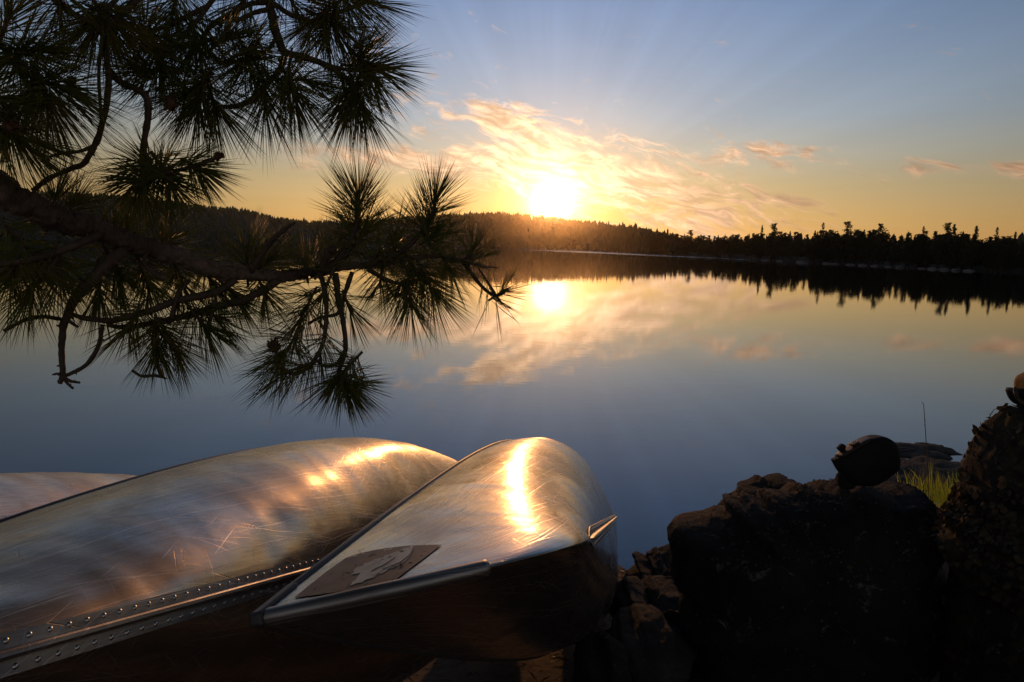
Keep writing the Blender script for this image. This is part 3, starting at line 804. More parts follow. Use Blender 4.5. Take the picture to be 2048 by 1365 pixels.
    # stem bands wrapping both ends
    for sg in (-1, 1):
        rows = []; e0 = C.L / 2 - C.a - 0.06 if sg * keel_from < 0 and abs(keel_from) < 2.1 or sg > 0 else C.L / 2 - 0.12
        for u in np.linspace(0, 1, 70):
            x = sg * (e0 + (C.L / 2 - e0) * (1 - (1 - u) ** 2.6))
            k = C.keel(x); k2 = C.keel(x + sg * 1e-3 if abs(x) < C.L / 2 - 2e-3 else x - sg * 1e-3)
            t = (k2 - k) * (1 if abs(x) < C.L / 2 - 2e-3 else -1)
            if abs(t[0]) < 1e-7: t = np.array([0, 0, 1.0])
            t /= np.linalg.norm(t); out = np.array([abs(t[2]) * sg, 0, -abs(t[0])]); 
            row = []
            for an in np.linspace(-1.5, 1.5, 13):
                row.append(k - out * 0.013 + out * 0.0150 * math.cos(an) + np.array([0, 0.0125 * math.sin(an), 0]))
            rows.append(row)
        vv = [q for r_ in rows for q in r_]; n_ = 13
        fc = [(i * n_ + k, i * n_ + k + 1, (i + 1) * n_ + k + 1, (i + 1) * n_ + k) for i in range(len(rows) - 1) for k in range(n_ - 1)]
        st = mesh_obj('stem_band', vv, fc, M_ALU_TRIM, root)
        bmx = bmesh.new(); bmx.from_mesh(st.data); bmesh.ops.recalc_face_normals(bmx, faces=bmx.faces); bmx.to_mesh(st.data); bmx.free()
        s2_ = st.modifiers.new('thickness', 'SOLIDIFY'); s2_.thickness = 0.0025; s2_.offset = 0
        # end cap plate at the tip, with its screws
        mb = MB(); x1 = sg * (C.L / 2 - 0.09); wv = C.sect(x1)
        a0 = C.pt(x1, math.pi / 2) + np.array([0, 0.006, 0.006]); a1 = C.pt(x1, -math.pi / 2) + np.array([0, -0.006, 0.006]); tp = np.array([sg * (C.L / 2 + 0.008), 0, C.Db + 0.006])
        tl, tr_ = tp + np.array([0, 0.010, 0]), tp - np.array([0, 0.010, 0])
        dn = np.array([0, 0, -0.020])
        mb.add([a0, tl, tr_, a1, a0 + dn, tl + dn, tr_ + dn, a1 + dn], [(0, 1, 2, 3), (4, 7, 6, 5), (0, 4, 5, 1), (1, 5, 6, 2), (2, 6, 7, 3), (3, 7, 4, 0)])
        cap = mb.build('bow_cap', M_DARK_TRIM, root, smooth=False)
        bv = cap.modifiers.new('bevel', 'BEVEL'); bv.width = 0.004; bv.segments = 2
    # seats and thwarts inside
    for x in (-1.25, 0.0, 1.25):
        w = C.sect(x)[0]; zg = C.sect(x)[1]; mb = MB()
        mb.tube([(x, -w + 0.004, zg - 0.02), (x, 0, zg - 0.02), (x, w - 0.004, zg - 0.02)], [0.018] * 3, 10)
        mb.build('thwart', M_ALU_TRIM, root)
    return root, hull

# canoe resting on its neighbour, bow towards the camera
C1 = Canoe(0.91594, 0.32604, 0.50276, 0.46635, 2.1906, 2.69381, 1.83373)
R1 = rotm(*[math.radians(v) for v in (79.79109, 21.12636, -106.84190)])
tip = Vector(W(510, 1240, 1.05422596))
M1 = Matrix.Translation(tip) @ R1 @ Matrix.Translation((2.55, 0, -C1.Db))
c1, hull1 = build_canoe('canoe', 'scratched silver canoe with worn brown decal on its bow, beside the boulders', C1, M1, -2.06, 2.06, M_ALU, 3.0, dent=0.35)
# big canoe with the riveted keel across the foreground
C2 = Canoe(0.92045, 0.32817, 0.50025, 0.47776, 2.185, 2.5628, 1.90752)
R2 = rotm(*[math.radians(v) for v in (79.18791, 18.70166, -111.77425)])
M2 = Matrix.Translation((-0.20820713, 2.72543056, 1.52897875)) @ R2
c2, hull2 = build_canoe('canoe', 'dented silver canoe with long riveted keel line, in the middle of the three', C2, M2, -2.40, 2.06, M_ALU_WORN, 5.0, own_rivets=True, dent=0.75)
# third canoe, bottom up, behind at the left
C3 = Canoe(0.92, 0.33, 0.50, 0.47, 2.2, 2.6, 1.9)
p3 = W(35, 1039, 2.8)
M3 = Matrix.Translation(Vector(p3)) @ rotm(*[math.radians(v) for v in (78.6, 17.7, -142.3)]) @ Matrix.Translation((0.41, 0, 0))
c3, hull3 = build_canoe('canoe', 'dull canoe with sunlight in its tint, lying lying at the far left, partly hidden behind the dented one', C3, M3, -2.06, 2.06, M_ALU_DULL, 9.0)

# worn decal on the near bow
def hull_bvh(C, mtx):
    xs = C.xs(150); ths = np.linspace(-math.pi / 2, math.pi / 2, 61); nt = 61
    V = [mtx @ Vector(C.pt(x, t)) for x in xs for t in ths]
    Fc = [(i * nt + j, i * nt + j + 1, (i + 1) * nt + j + 1, (i + 1) * nt + j) for i in range(len(xs) - 1) for j in range(nt - 1)]
    return V, Fc
bpy.context.view_layer.update()
_hb = BVHTree.FromPolygons([M1 @ v.co for v in hull1.data.vertices], [tuple(p.vertices) for p in hull1.data.polygons])
def on_hull(px, py, off):
    r = Vector(ray(px, py)); hit = _hb.ray_cast(Vector(CAM), r.normalized())
    n_ = hit[1]
    if n_.dot(r) > 0: n_ = -n_
    return M1.inverted() @ (hit[0] + n_ * off)
def patch(name, poly, off, mat, parent, step=6):
    P = np.array(poly, float)
    def inside(x, y):
        c = False; j = len(P) - 1
        for i in range(len(P)):
            if (P[i][1] > y) != (P[j][1] > y) and x < (P[j][0] - P[i][0]) * (y - P[i][1]) / (P[j][1] - P[i][1]) + P[i][0]: c = not c
            j = i
        return c
    bm = bmesh.new()
    # triangulate the outline, then refine it and drop it onto the hull
    vs = [bm.verts.new((x, y, 0)) for x, y in poly]; bm.faces.new(vs)
    bmesh.ops.triangulate(bm, faces=bm.faces[:])
    for _ in range(5):
        long = [e for e in bm.edges if e.calc_length() > step * 1.6]
        if not long: break
        bmesh.ops.subdivide_edges(bm, edges=long, cuts=1); bmesh.ops.triangulate(bm, faces=bm.faces[:])
    for v in bm.verts: v.co = on_hull(v.co.x, v.co.y, off)
    me = bpy.data.meshes.new(name); bm.to_mesh(me); bm.free()
    me.polygons.foreach_set('use_smooth', [True] * len(me.polygons)); me.materials.append(mat)
    o = bpy.data.objects.new(name, me); COL.objects.link(o); o.parent = parent
    return o
M_DECAL = mat_simple('worn_brown_decal', (0.34, 0.185, 0.095), 0.5, 0.0, 60, 0.15, 0.002, (0.20, 0.105, 0.055), 16)
M_EMBLEM = mat_simple('worn_pale_print', (0.85, 0.76, 0.60), 0.45, 0.0, 60, 0.15, 0.002, (0.55, 0.46, 0.34), 12)
for m_, lo_ in ((M_DECAL, 0.60), (M_EMBLEM, 0.57)):
    N = Nodes(m_.node_tree); out_ = [n_ for n_ in N.n if n_.type == 'OUTPUT_MATERIAL'][0]; bs_ = [n_ for n_ in N.n if n_.type == 'BSDF_PRINCIPLED'][0]
    tc_ = N.new('ShaderNodeTexCoord'); tr2 = N.new('ShaderNodeBsdfTransparent'); mx_ = N.new('ShaderNodeMixShader')
    N.l.new(N.step(N.noise(tc_.outputs['Object'], 55, 6, 0.75), lo_, lo_ + 0.03, 0.0, 0.9), mx_.inputs[0]); N.l.new(bs_.outputs[0], mx_.inputs[1]); N.l.new(tr2.outputs[0], mx_.inputs[2]); N.l.new(mx_.outputs[0], out_.inputs[0])
dec = patch('decal', [(588, 1198), (622, 1170), (655, 1144), (692, 1118), (722, 1108), (755, 1101), (790, 1096), (820, 1093), (884, 1091), (846, 1120), (810, 1147), (782, 1169), (772, 1173), (742, 1177), (690, 1184), (640, 1191)], 0.0016, M_DECAL, c1)
emb = patch('emblem', [(825.2, 1099.4), (816.4, 1097.9), (803.2, 1101.6), (790.0, 1107.6), (770.2, 1114.2), (766.9, 1118.1), (750.5, 1121.4), (741.7, 1126.5), (728.5, 1130.2), (726.3, 1134.6), (714.2, 1137.9), (706.5, 1144.5), (709.8, 1146.7), (702.1, 1152.2), (721.9, 1149.3), (716.4, 1155.5), (710.9, 1164.2), (705.4, 1166.4), (703.2, 1171.9), (693.3, 1176.3), (704.3, 1173.5), (714.2, 1169.7), (724.1, 1168.6), (732.9, 1162.5), (746.1, 1159.2), (754.9, 1153.3), (765.8, 1150.0), (776.8, 1142.3), (790.0, 1137.9), (805.4, 1129.1), (812.0, 1124.7), (820.8, 1115.9), (824.1, 1108.2)], 0.0026, M_EMBLEM, dec, 4)
M_PRINT = mat_simple('dark_print_line', (0.05, 0.035, 0.025), 0.5)
for ln_ in ([(826, 1100), (820, 1112), (800, 1128), (780, 1136), (764, 1142)], [(800, 1128), (808, 1132), (800, 1136), (786, 1136)], [(742, 1146), (752, 1140), (768, 1133), (790, 1118)]):
    a_ = np.array(ln_, float); poly_ = [tuple(p) for p in a_] + [tuple(p + (1.2, 1.8)) for p in a_[::-1]]
    patch('print_line', poly_, 0.0032, M_PRINT, dec, 5)

# ------------------------------------------------------------------ shoes on the boulders
M_SHOE = mat_simple('black_rubber_shoe', (0.007, 0.0065, 0.006), 0.8, 0, 70, 0.3, 0.002)
M_SHOE_EDGE = mat_simple('brown_shoe_edge', (0.045, 0.026, 0.02), 0.55, 0, 90, 0.2, 0.002)
M_SUEDE = mat_simple('sunlit_tan_suede', (0.62, 0.26, 0.05), 0.8, 0, 90, 0.4, 0.002, (0.45, 0.16, 0.035), 30)  # orange of the low sun worked into the suede's own tan

def profile_solid(name, outline, depth, thick, mat, parent, base, pw=3.5, rings=9, off=0.0):
    """A rounded solid whose side view is the outline; fat in the middle, closing at both faces."""
    pts = spline(list(outline) + [outline[0]], 4)[:-1]
    P = np.array([W(x, y, depth) for x, y in pts]); c = P.mean(0); n_ = len(P)
    V = []; Fc = []
    for r_ in range(rings):
        u = -1 + 2 * r_ / (rings - 1); k = (1 - abs(u) ** pw) ** (1 / pw); k = 0.78 + 0.22 * k
        for p in P: V.append(c + (p - c) * k + FW * (u * thick + off) - base)
    for r_ in range(rings - 1):
        for i in range(n_): Fc.append((r_ * n_ + i, r_ * n_ + (i + 1) % n_, (r_ + 1) * n_ + (i + 1) % n_, (r_ + 1) * n_ + i))
    Fc.append(tuple(range(n_))[::-1]); Fc.append(tuple((rings - 1) * n_ + i for i in range(n_)))
    return mesh_obj(name, V, Fc, mat, parent)
sd = 2.60; sb = W(1735, 968, sd)
shoe = empty('shoe', Matrix.Translation(sb)); tag(shoe, 'black shoe tipped on top of the massive boulder, pull loop up', 'shoe', 'shoes left on the boulders')
profile_solid('upper', [(1678, 914), (1700, 896), (1722, 882), (1745, 873), (1762, 872), (1776, 879), (1785, 890), (1789, 905), (1790, 925), (1787, 938), (1776, 946), (1764, 956), (1740, 968), (1705, 968), (1684, 948), (1677, 932)], sd, 0.055, M_SHOE, shoe, sb)
profile_solid('collar_edge', [(1676, 911), (1690, 901), (1705, 892), (1722, 881), (1738, 875), (1736, 881), (1722, 888), (1704, 898), (1690, 908), (1680, 915)], sd - 0.012, 0.03, M_SHOE_EDGE, shoe, sb)
profile_solid('pull_loop', [(1674, 897), (1683, 888), (1690, 892), (1688, 899), (1694, 903), (1684, 906)], sd, 0.012, M_SHOE, shoe, sb, 4)
profile_solid('heel_tab', [(1665, 920), (1670, 917), (1680, 916), (1690, 920), (1690, 940), (1678, 942), (1669, 928)], sd, 0.022, M_SHOE, shoe, sb, 4)
profile_solid('strap_buckle', [(1701, 889), (1713, 883), (1716, 886), (1704, 893)], sd - 0.02, 0.02, M_SHOE_EDGE, shoe, sb, 4)
# second shoe, toe poking in at the right edge, ribbed toe bumper
sd2 = 2.18; sb2 = W(2085, 812, sd2)
shoe2 = empty('shoe', Matrix.Translation(sb2)); tag(shoe2, 'tan shoe with ribbed black toe rim, on the tall mossy boulder', 'shoe', 'shoes left on the boulders')
profile_solid('upper', [(2042, 793), (2042, 778), (2044, 758), (2056, 748), (2090, 735), (2130, 735), (2150, 760), (2150, 795), (2120, 806), (2060, 800), (2040, 795)], sd2, 0.045, M_SUEDE, shoe2, sb2)
mb = MB()
for k, u in enumerate(np.linspace(0, 1, 30)):
    an = math.radians(195 - 120 * u)
    c = W(2078 + 50 * math.cos(an), 780 + 24 * math.sin(an) , sd2 - 0.028)
    c2_ = W(2078 + 46 * math.cos(an), 792 + 24 * math.sin(an), sd2 - 0.034)
    mb.tube([c - sb2, c2_ - sb2, W(2080 + 40 * math.cos(an), 803 + 14 * math.sin(an), sd2 - 0.02) - sb2], [0.0030, 0.0034, 0.0026], 6)
tr = mb.build('toe_ribs', M_SHOE_EDGE, shoe2)
profile_solid('sole', [(2026, 782), (2030, 776), (2036, 790), (2050, 797), (2080, 802), (2150, 800), (2150, 815), (2080, 817), (2050, 812), (2034, 800)], sd2, 0.05, M_SHOE, shoe2, sb2)

# ------------------------------------------------------------------ grass between the boulders
gvv = []; gff = []
def blade(base_, top_, bend, w):
    pts = spline([base_, (np.asarray(base_) + top_) / 2 + bend * 0.35, top_], 4); o = len(gvv); n_ = len(pts)
    sd_ = CR * w
    for i, p in enumerate(pts):
        k = 1 - (i / (n_ - 1)) ** 1.6
        gvv.append(p - sd_ * k); gvv.append(p + sd_ * k + np.array([0, 0.3 * w, 0]))
    for i in range(n_ - 1): gff.append((o + 2 * i, o + 2 * i + 1, o + 2 * i + 3, o + 2 * i + 2))
for i in range(230):
    u = random.random()
    bx = 1800 + 115 * u + random.uniform(-8, 8); by = 985 + 30 * math.sin(u * 2.6) + random.uniform(-10, 20)
    if random.random() < 0.45: bx = random.gauss(1890, 14); by = 1010 + random.uniform(-15, 25)
    d = random.uniform(3.0, 3.5)
    Lp = random.uniform(20, 70) * (1.3 if 1845 < bx < 1870 else 1)
    lean = random.gauss(0, 18)
    blade(W(bx, by, d), W(bx + lean, by - Lp, d + random.uniform(-.08, .08)), CU * random.uniform(0, 0.10), random.uniform(0.0012, 0.0026))
for (bx, by, tx, ty) in ((1816, 970, 1806, 937), (1857, 985, 1862, 915), (1861, 985, 1866, 920), (1853, 980, 1858, 925), (1880, 985, 1872, 935), (1838, 960, 1815, 935), (1846, 980, 1838, 948), (1915, 985, 1912, 935)):
    d = 3.1; blade(W(bx, by, d), W(tx, ty, d), CU * 0.02, 0.0032)
tag(mesh_obj('grass', gvv, gff, M_GRASS), 'sunlit yellow-green grass in the gap between the two boulders', 'grass', kind='stuff')
for lab, pl, seed_ in (('tall thin dry grass stalk standing against the water behind the black shoe', [(1857, 985), (1855, 930), (1852, 880), (1849, 835), (1847, 810), (1843, 804)], 1),
                       ('short bent grass stalk leaning over the slope of the tall mossy boulder', [(1968, 880), (1974, 850), (1981, 830), (1988, 820), (1996, 817)], 2)):
    d = 3.05 if seed_ == 1 else 2.7
    P = spline([W(x, y, d) for x, y in pl], 5); b_ = P[0].copy(); mb = MB()
    mb.tube([p - b_ for p in P], list(np.linspace(0.0022, 0.0009, len(P))), 6)
    for q in (0.5, 0.55):
        k = int(len(P) * q); mb.tube([P[k] - b_, P[k] - b_ + CR * 0.006 * (1 if q > .5 else -1) + np.array([0, 0, 0.004])], [0.0018, 0.0008], 5)
    tag(mb.build('grass_stalk', mat_simple('dry_stalk', (0.16, 0.08, 0.05), 0.6), loc=b_), lab, 'grass stalk', 'thin grass stalks by the boulders')

# ------------------------------------------------------------------ the pine leaning in from the left
TB = np.array([-3.45, 0.7, gz(-3.45, 0.7) - 0.1])
pine = empty('pine_tree', Matrix.Translation(TB)); tag(pine, 'pine with long dark needles, its limb reaching in over the canoes', 'tree')
mb = MB(); tz = np.linspace(0, 6.5, 26)
mb.tube([np.array([0.03 * math.sin(z * 1.3), 0.03 * math.cos(z * 1.7), z]) for z in tz], [0.15 * (1 - z / 9.5) * (1.25 if z < 0.2 else 1) for z in tz], 18, jitter=0.03)
mb.build('trunk', M_BARK, pine)

def bark_plates(ob, scale, amp):
    for v in ob.data.vertices:
        c = v.co; n_ = v.normal
        f1 = noise.voronoi((c.x * scale, c.y * scale * 1.6, c.z * scale * 1.6))[0]
        v.co = c + n_ * (min(f1[1] - f1[0], 0.35) / 0.35 - 0.6) * amp
def branch(name, pts, mat=M_TWIG, sides=8, per=6, start=None, knob=0.10):
    """pts rows: px, py, distance, radius in photo px"""
    Q = spline(pts, per); P = [W(q[0], q[1], q[2]) for q in Q]; R = [max(q[3] * q[2] / F, 0.0008) for q in Q]
    if start is not None:
        S = np.asarray(start, float); n0 = 8
        pre = [S + (P[0] - S) * t + np.array([0, 0, 0.10 * math.sin(math.pi * t)]) for t in np.linspace(0, 1, n0, endpoint=False)]
        P = pre + P; R = [R[0] * (1.35 - 0.35 * t) for t in np.linspace(0, 1, n0, endpoint=False)] + R
    out = []
    for i, p in enumerate(P):
        w_ = R[i] * 0.35
        out.append(p + np.array([fbm((p[0], p[1], p[2]), 18, 2), fbm((p[1], p[2], p[0] + 3), 18, 2), fbm((p[2], p[0] + 7, p[1]), 18, 2)]) * w_ - TB)
    mb = MB(); mb.tube(out, [r * (1 + random.uniform(-knob, knob)) for r in R], sides, jitter=knob * 0.5)
    # short spur scars along thin branches
    if R[0] < 0.012:
        for i in range(2, len(out) - 1, 2):
            a = Vector((random.gauss(0, 1), random.gauss(0, 1), random.gauss(0, 1))).normalized(); a = np.array(a)
            mb.tube([out[i], out[i] + a * R[i] * 1.7], [R[i] * 0.55, R[i] * 0.25], 5)
    return mb.build(name, mat, pine)

trunk_pt = lambda z: TB + np.array([0, 0, z])
branch('limb', [(-60, 345, 1.22, 30), (0, 380, 1.24, 29), (60, 410, 1.27, 27), (120, 438, 1.30, 25), (200, 464, 1.34, 22), (290, 490, 1.39, 19), (370, 521, 1.44, 16.5), (430, 543, 1.48, 15),
                (500, 552, 1.53, 12.5), (580, 551, 1.58, 11.5), (650, 540, 1.62, 10), (720, 531, 1.66, 7.5), (800, 521, 1.70, 5.5), (870, 511, 1.74, 4.5), (925, 523, 1.77, 4)], M_BARK, 40, 40, start=trunk_pt(1.95), knob=0.05)
bpy.context.view_layer.update()
bark_plates([c for c in pine.children if c.name.startswith('limb')][0], 34, 0.0045)
branch('limb', [(-260, -40, 1.15, 17), (-80, -72, 1.19, 15), (70, -78, 1.22, 13.5), (200, -80, 1.27, 13), (310, -82, 1.31, 12.5), (440, -88, 1.37, 11.5), (515, -100, 1.45, 10), (640, -80, 1.55, 6), (700, -60, 1.6, 3)], M_BARK, 24, 14, start=trunk_pt(2.75), knob=0.05)
BR = [
 # fine ends of the limb
 [(925, 523, 1.77, 4), (945, 550, 1.78, 4), (965, 575, 1.79, 3.6), (990, 592, 1.80, 3.4), (1010, 585, 1.80, 3)],
 [(870, 511, 1.74, 4), (920, 520, 1.75, 3), (960, 533, 1.76, 2), (997, 535, 1.77, 1.5)],
 [(925, 523, 1.77, 3.5), (938, 512, 1.77, 3.2), (945, 500, 1.77, 3)],
 # up shoots
 [(660, 536, 1.62, 7), (690, 500, 1.63, 5.5), (710, 460, 1.64, 5), (718, 415, 1.65, 4.5)],
 [(760, 526, 1.67, 5), (815, 495, 1.68, 4.5), (850, 455, 1.69, 4), (872, 415, 1.69, 4)],
 [(500, 548, 1.52, 6), (540, 487, 1.51, 5), (575, 456, 1.50, 4), (592, 445, 1.50, 2)],
 [(540, 487, 1.51, 3), (552, 478, 1.50, 2.5), (562, 487, 1.50, 1.5)],
 [(640, 545, 1.6, 5), (655, 505, 1.58, 8), (668, 498, 1.57, 7)],
 # hanging from the middle
 [(640, 548, 1.60, 6), (650, 590, 1.58, 5), (652, 640, 1.56, 4.6), (645, 690, 1.55, 4.4), (620, 732, 1.54, 4.2), (590, 748, 1.53, 4), (562, 735, 1.53, 3.6)],
 [(672, 548, 1.62, 6.5), (676, 590, 1.61, 6), (682, 625, 1.60, 5.5), (690, 665, 1.59, 5), (690, 705, 1.58, 5), (678, 745, 1.58, 4.5), (682, 785, 1.58, 4)],
 [(705, 545, 1.63, 5), (690, 590, 1.62, 4.5), (682, 622, 1.60, 4.5)],
 [(682, 615, 1.60, 4), (672, 630, 1.6, 3.6), (640, 636, 1.6, 3), (618, 648, 1.6, 3)],
 [(690, 700, 1.58, 3.5), (672, 728, 1.57, 3), (650, 734, 1.56, 2.6), (635, 724, 1.56, 2.4)],
 [(735, 538, 1.66, 5), (770, 558, 1.66, 4.5), (805, 568, 1.66, 4), (840, 560, 1.66, 3)],
 [(805, 568, 1.66, 4), (812, 596, 1.66, 3.6), (808, 618, 1.66, 3)],
 [(800, 530, 1.7, 4), (850, 560, 1.7, 3.5), (868, 590, 1.7, 3)],
 # lower left spreading branches
 [(470, 560, 1.50, 8), (430, 585, 1.47, 8), (360, 600, 1.44, 7), (300, 622, 1.41, 7), (235, 640, 1.38, 6.5), (175, 638, 1.36, 5.5), (140, 628, 1.35, 4)],
 [(560, 560, 1.56, 7.5), (500, 595, 1.52, 8), (430, 615, 1.49, 8), (370, 632, 1.46, 7), (310, 648, 1.43, 6), (250, 655, 1.40, 5), (215, 650, 1.39, 4)],
 [(320, 635, 1.42, 5), (308, 680, 1.41, 4.6), (312, 720, 1.41, 4.4), (325, 756, 1.41, 4)],
 [(265, 742, 1.40, 2.6), (285, 753, 1.40, 3), (312, 752, 1.41, 3.2), (333, 758, 1.41, 2)],
 [(205, 650, 1.39, 4), (198, 690, 1.38, 4.4), (175, 728, 1.37, 4.2), (140, 748, 1.36, 4), (124, 752, 1.36, 4)],
 [(250, 498, 1.36, 11), (205, 540, 1.34, 11), (165, 580, 1.33, 10.5), (140, 620, 1.33, 9), (126, 655, 1.33, 7), (124, 700, 1.33, 5.8), (126, 745, 1.34, 5.5), (120, 768, 1.34, 4)],
 [(124, 752, 1.34, 3.4), (140, 762, 1.34, 3.2), (160, 766, 1.34, 2.6)],
 [(124, 755, 1.34, 3), (138, 770, 1.34, 2.8), (147, 778, 1.34, 2.2)],
 [(124, 752, 1.34, 2.8), (114, 748, 1.33, 2.4), (105, 750, 1.33, 1.6)],
 [(126, 640, 1.33, 4), (85, 633, 1.32, 4), (50, 640, 1.31, 4), (8, 662, 1.30, 3.6)],
 [(130, 636, 1.33, 3.6), (145, 648, 1.33, 3.4), (157, 655, 1.33, 2.4)],
 [(380, 560, 1.45, 4), (355, 590, 1.43, 4), (342, 640, 1.42, 3.6)],
 [(430, 600, 1.48, 5), (420, 640, 1.47, 4.4), (412, 670, 1.47, 3)],
 [(310, 650, 1.42, 4), (340, 690, 1.43, 3.6), (355, 715, 1.43, 3)],
 [(300, 480, 1.40, 5), (290, 530, 1.38, 4.5), (330, 560, 1.38, 4)],
 [(200, 470, 1.33, 9), (130, 500, 1.28, 8), (60, 520, 1.24, 7), (0, 530, 1.22, 6), (-40, 520, 1.2, 6)],
 [(120, 505, 1.28, 6), (90, 550, 1.27, 5), (50, 590, 1.26, 4)],
 # dead branch curving down from the top left on to the limb
 [(210, 60, 1.26, 6), (213, 110, 1.27, 6), (217, 160, 1.28, 6), (212, 215, 1.29, 6), (203, 255, 1.29, 6), (190, 292, 1.29, 6), (168, 328, 1.29, 5.6), (140, 338, 1.29, 5.2), (100, 356, 1.29, 5), (66, 382, 1.29, 5)],
 [(207, 70, 1.25, 3.2), (199, 130, 1.26, 3.2), (199, 190, 1.27, 3.2), (204, 245, 1.28, 3.4)],
 [(188, 292, 1.29, 4), (160, 303, 1.28, 3.4), (125, 307, 1.27, 3.2), (100, 313, 1.27, 2.6)],
 [(190, 292, 1.29, 3), (193, 299, 1.29, 2)],
 # top left
 [(215, 140, 1.30, 6.5), (240, 165, 1.31, 6.5), (270, 178, 1.32, 6.5), (293, 195, 1.33, 6.5), (296, 235, 1.34, 6.5), (288, 280, 1.35, 6), (284, 330, 1.36, 6), (284, 375, 1.36, 6)],
 [(288, 345, 1.36, 5), (330, 345, 1.38, 4.6), (370, 338, 1.40, 4.2), (410, 325, 1.41, 4), (432, 316, 1.42, 4)],
 [(62, -78, 1.22, 7), (70, -40, 1.22, 7), (110, 0, 1.23, 7), (150, 28, 1.24, 6.5), (190, 50, 1.25, 6.5), (212, 75, 1.26, 7)],
 [(310, -82, 1.31, 7), (300, -30, 1.30, 7), (255, 15, 1.28, 7), (222, 50, 1.27, 7), (212, 75, 1.26, 6)],
 [(-80, -72, 1.19, 7), (-62, 0, 1.18, 7), (-40, 60, 1.18, 7), (10, 100, 1.20, 6.5), (35, 130, 1.21, 6), (60, 180, 1.22, 5)],
 [(15, 105, 1.2, 5), (45, 150, 1.21, 4.6), (70, 200, 1.22, 4)],
 [(-75, 338, 1.21, 7), (-70, 270, 1.18, 6.5), (-40, 210, 1.17, 6), (0, 235, 1.18, 5.5), (20, 255, 1.18, 5)],
 # top middle
 [(513, -100, 1.45, 10), (520, -60, 1.45, 10), (537, -5, 1.46, 9.5), (546, 50, 1.47, 9), (556, 80, 1.48, 8.5), (570, 105, 1.49, 7.5), (610, 116, 1.50, 6.5), (650, 130, 1.52, 6), (690, 155, 1.54, 5.5), (715, 172, 1.55, 5)],
 [(567, 100, 1.49, 6.5), (566, 125, 1.49, 6), (552, 150, 1.48, 6), (530, 172, 1.47, 6), (505, 200, 1.46, 5.5), (470, 213, 1.45, 5), (440, 213, 1.44, 4)],
 [(555, 65, 1.48, 4.5), (548, 80, 1.48, 4), (538, 98, 1.47, 4), (510, 114, 1.46, 3.6), (475, 120, 1.45, 3.4)],
 [(540, 5, 1.46, 5.5), (490, 12, 1.44, 5.5), (455, 30, 1.43, 5), (420, 55, 1.42, 4.6), (400, 85, 1.41, 4), (385, 100, 1.40, 4)],
 [(545, 18, 1.46, 5), (500, 30, 1.44, 4.5), (470, 45, 1.43, 4)],
 [(548, 8, 1.46, 5.5), (580, 30, 1.48, 5), (615, 40, 1.50, 4.6), (645, 55, 1.52, 4.4), (658, 72, 1.53, 4)],
 [(650, 130, 1.52, 4.4), (700, 140, 1.55, 4), (745, 140, 1.57, 4)],
 [(682, 150, 1.54, 4), (688, 175, 1.55, 3.6), (692, 198, 1.55, 3.4)],
 [(615, 45, 1.50, 4), (660, 30, 1.53, 4), (705, 15, 1.55, 4), (740, 2, 1.57, 3.6)],
 [(440, -88, 1.37, 7), (440, -30, 1.36, 6), (410, 20, 1.37, 5), (378, 60, 1.37, 4.4), (335, 100, 1.36, 4), (310, 132, 1.36, 4)],
 [(420, 10, 1.37, 5), (360, 40, 1.36, 5), (310, 62, 1.34, 4.4), (270, 60, 1.33, 4)],
 [(505, 200, 1.46, 4), (520, 150, 1.47, 3.6), (505, 120, 1.46, 3)],
]
for b_ in BR: branch('branch', b_)

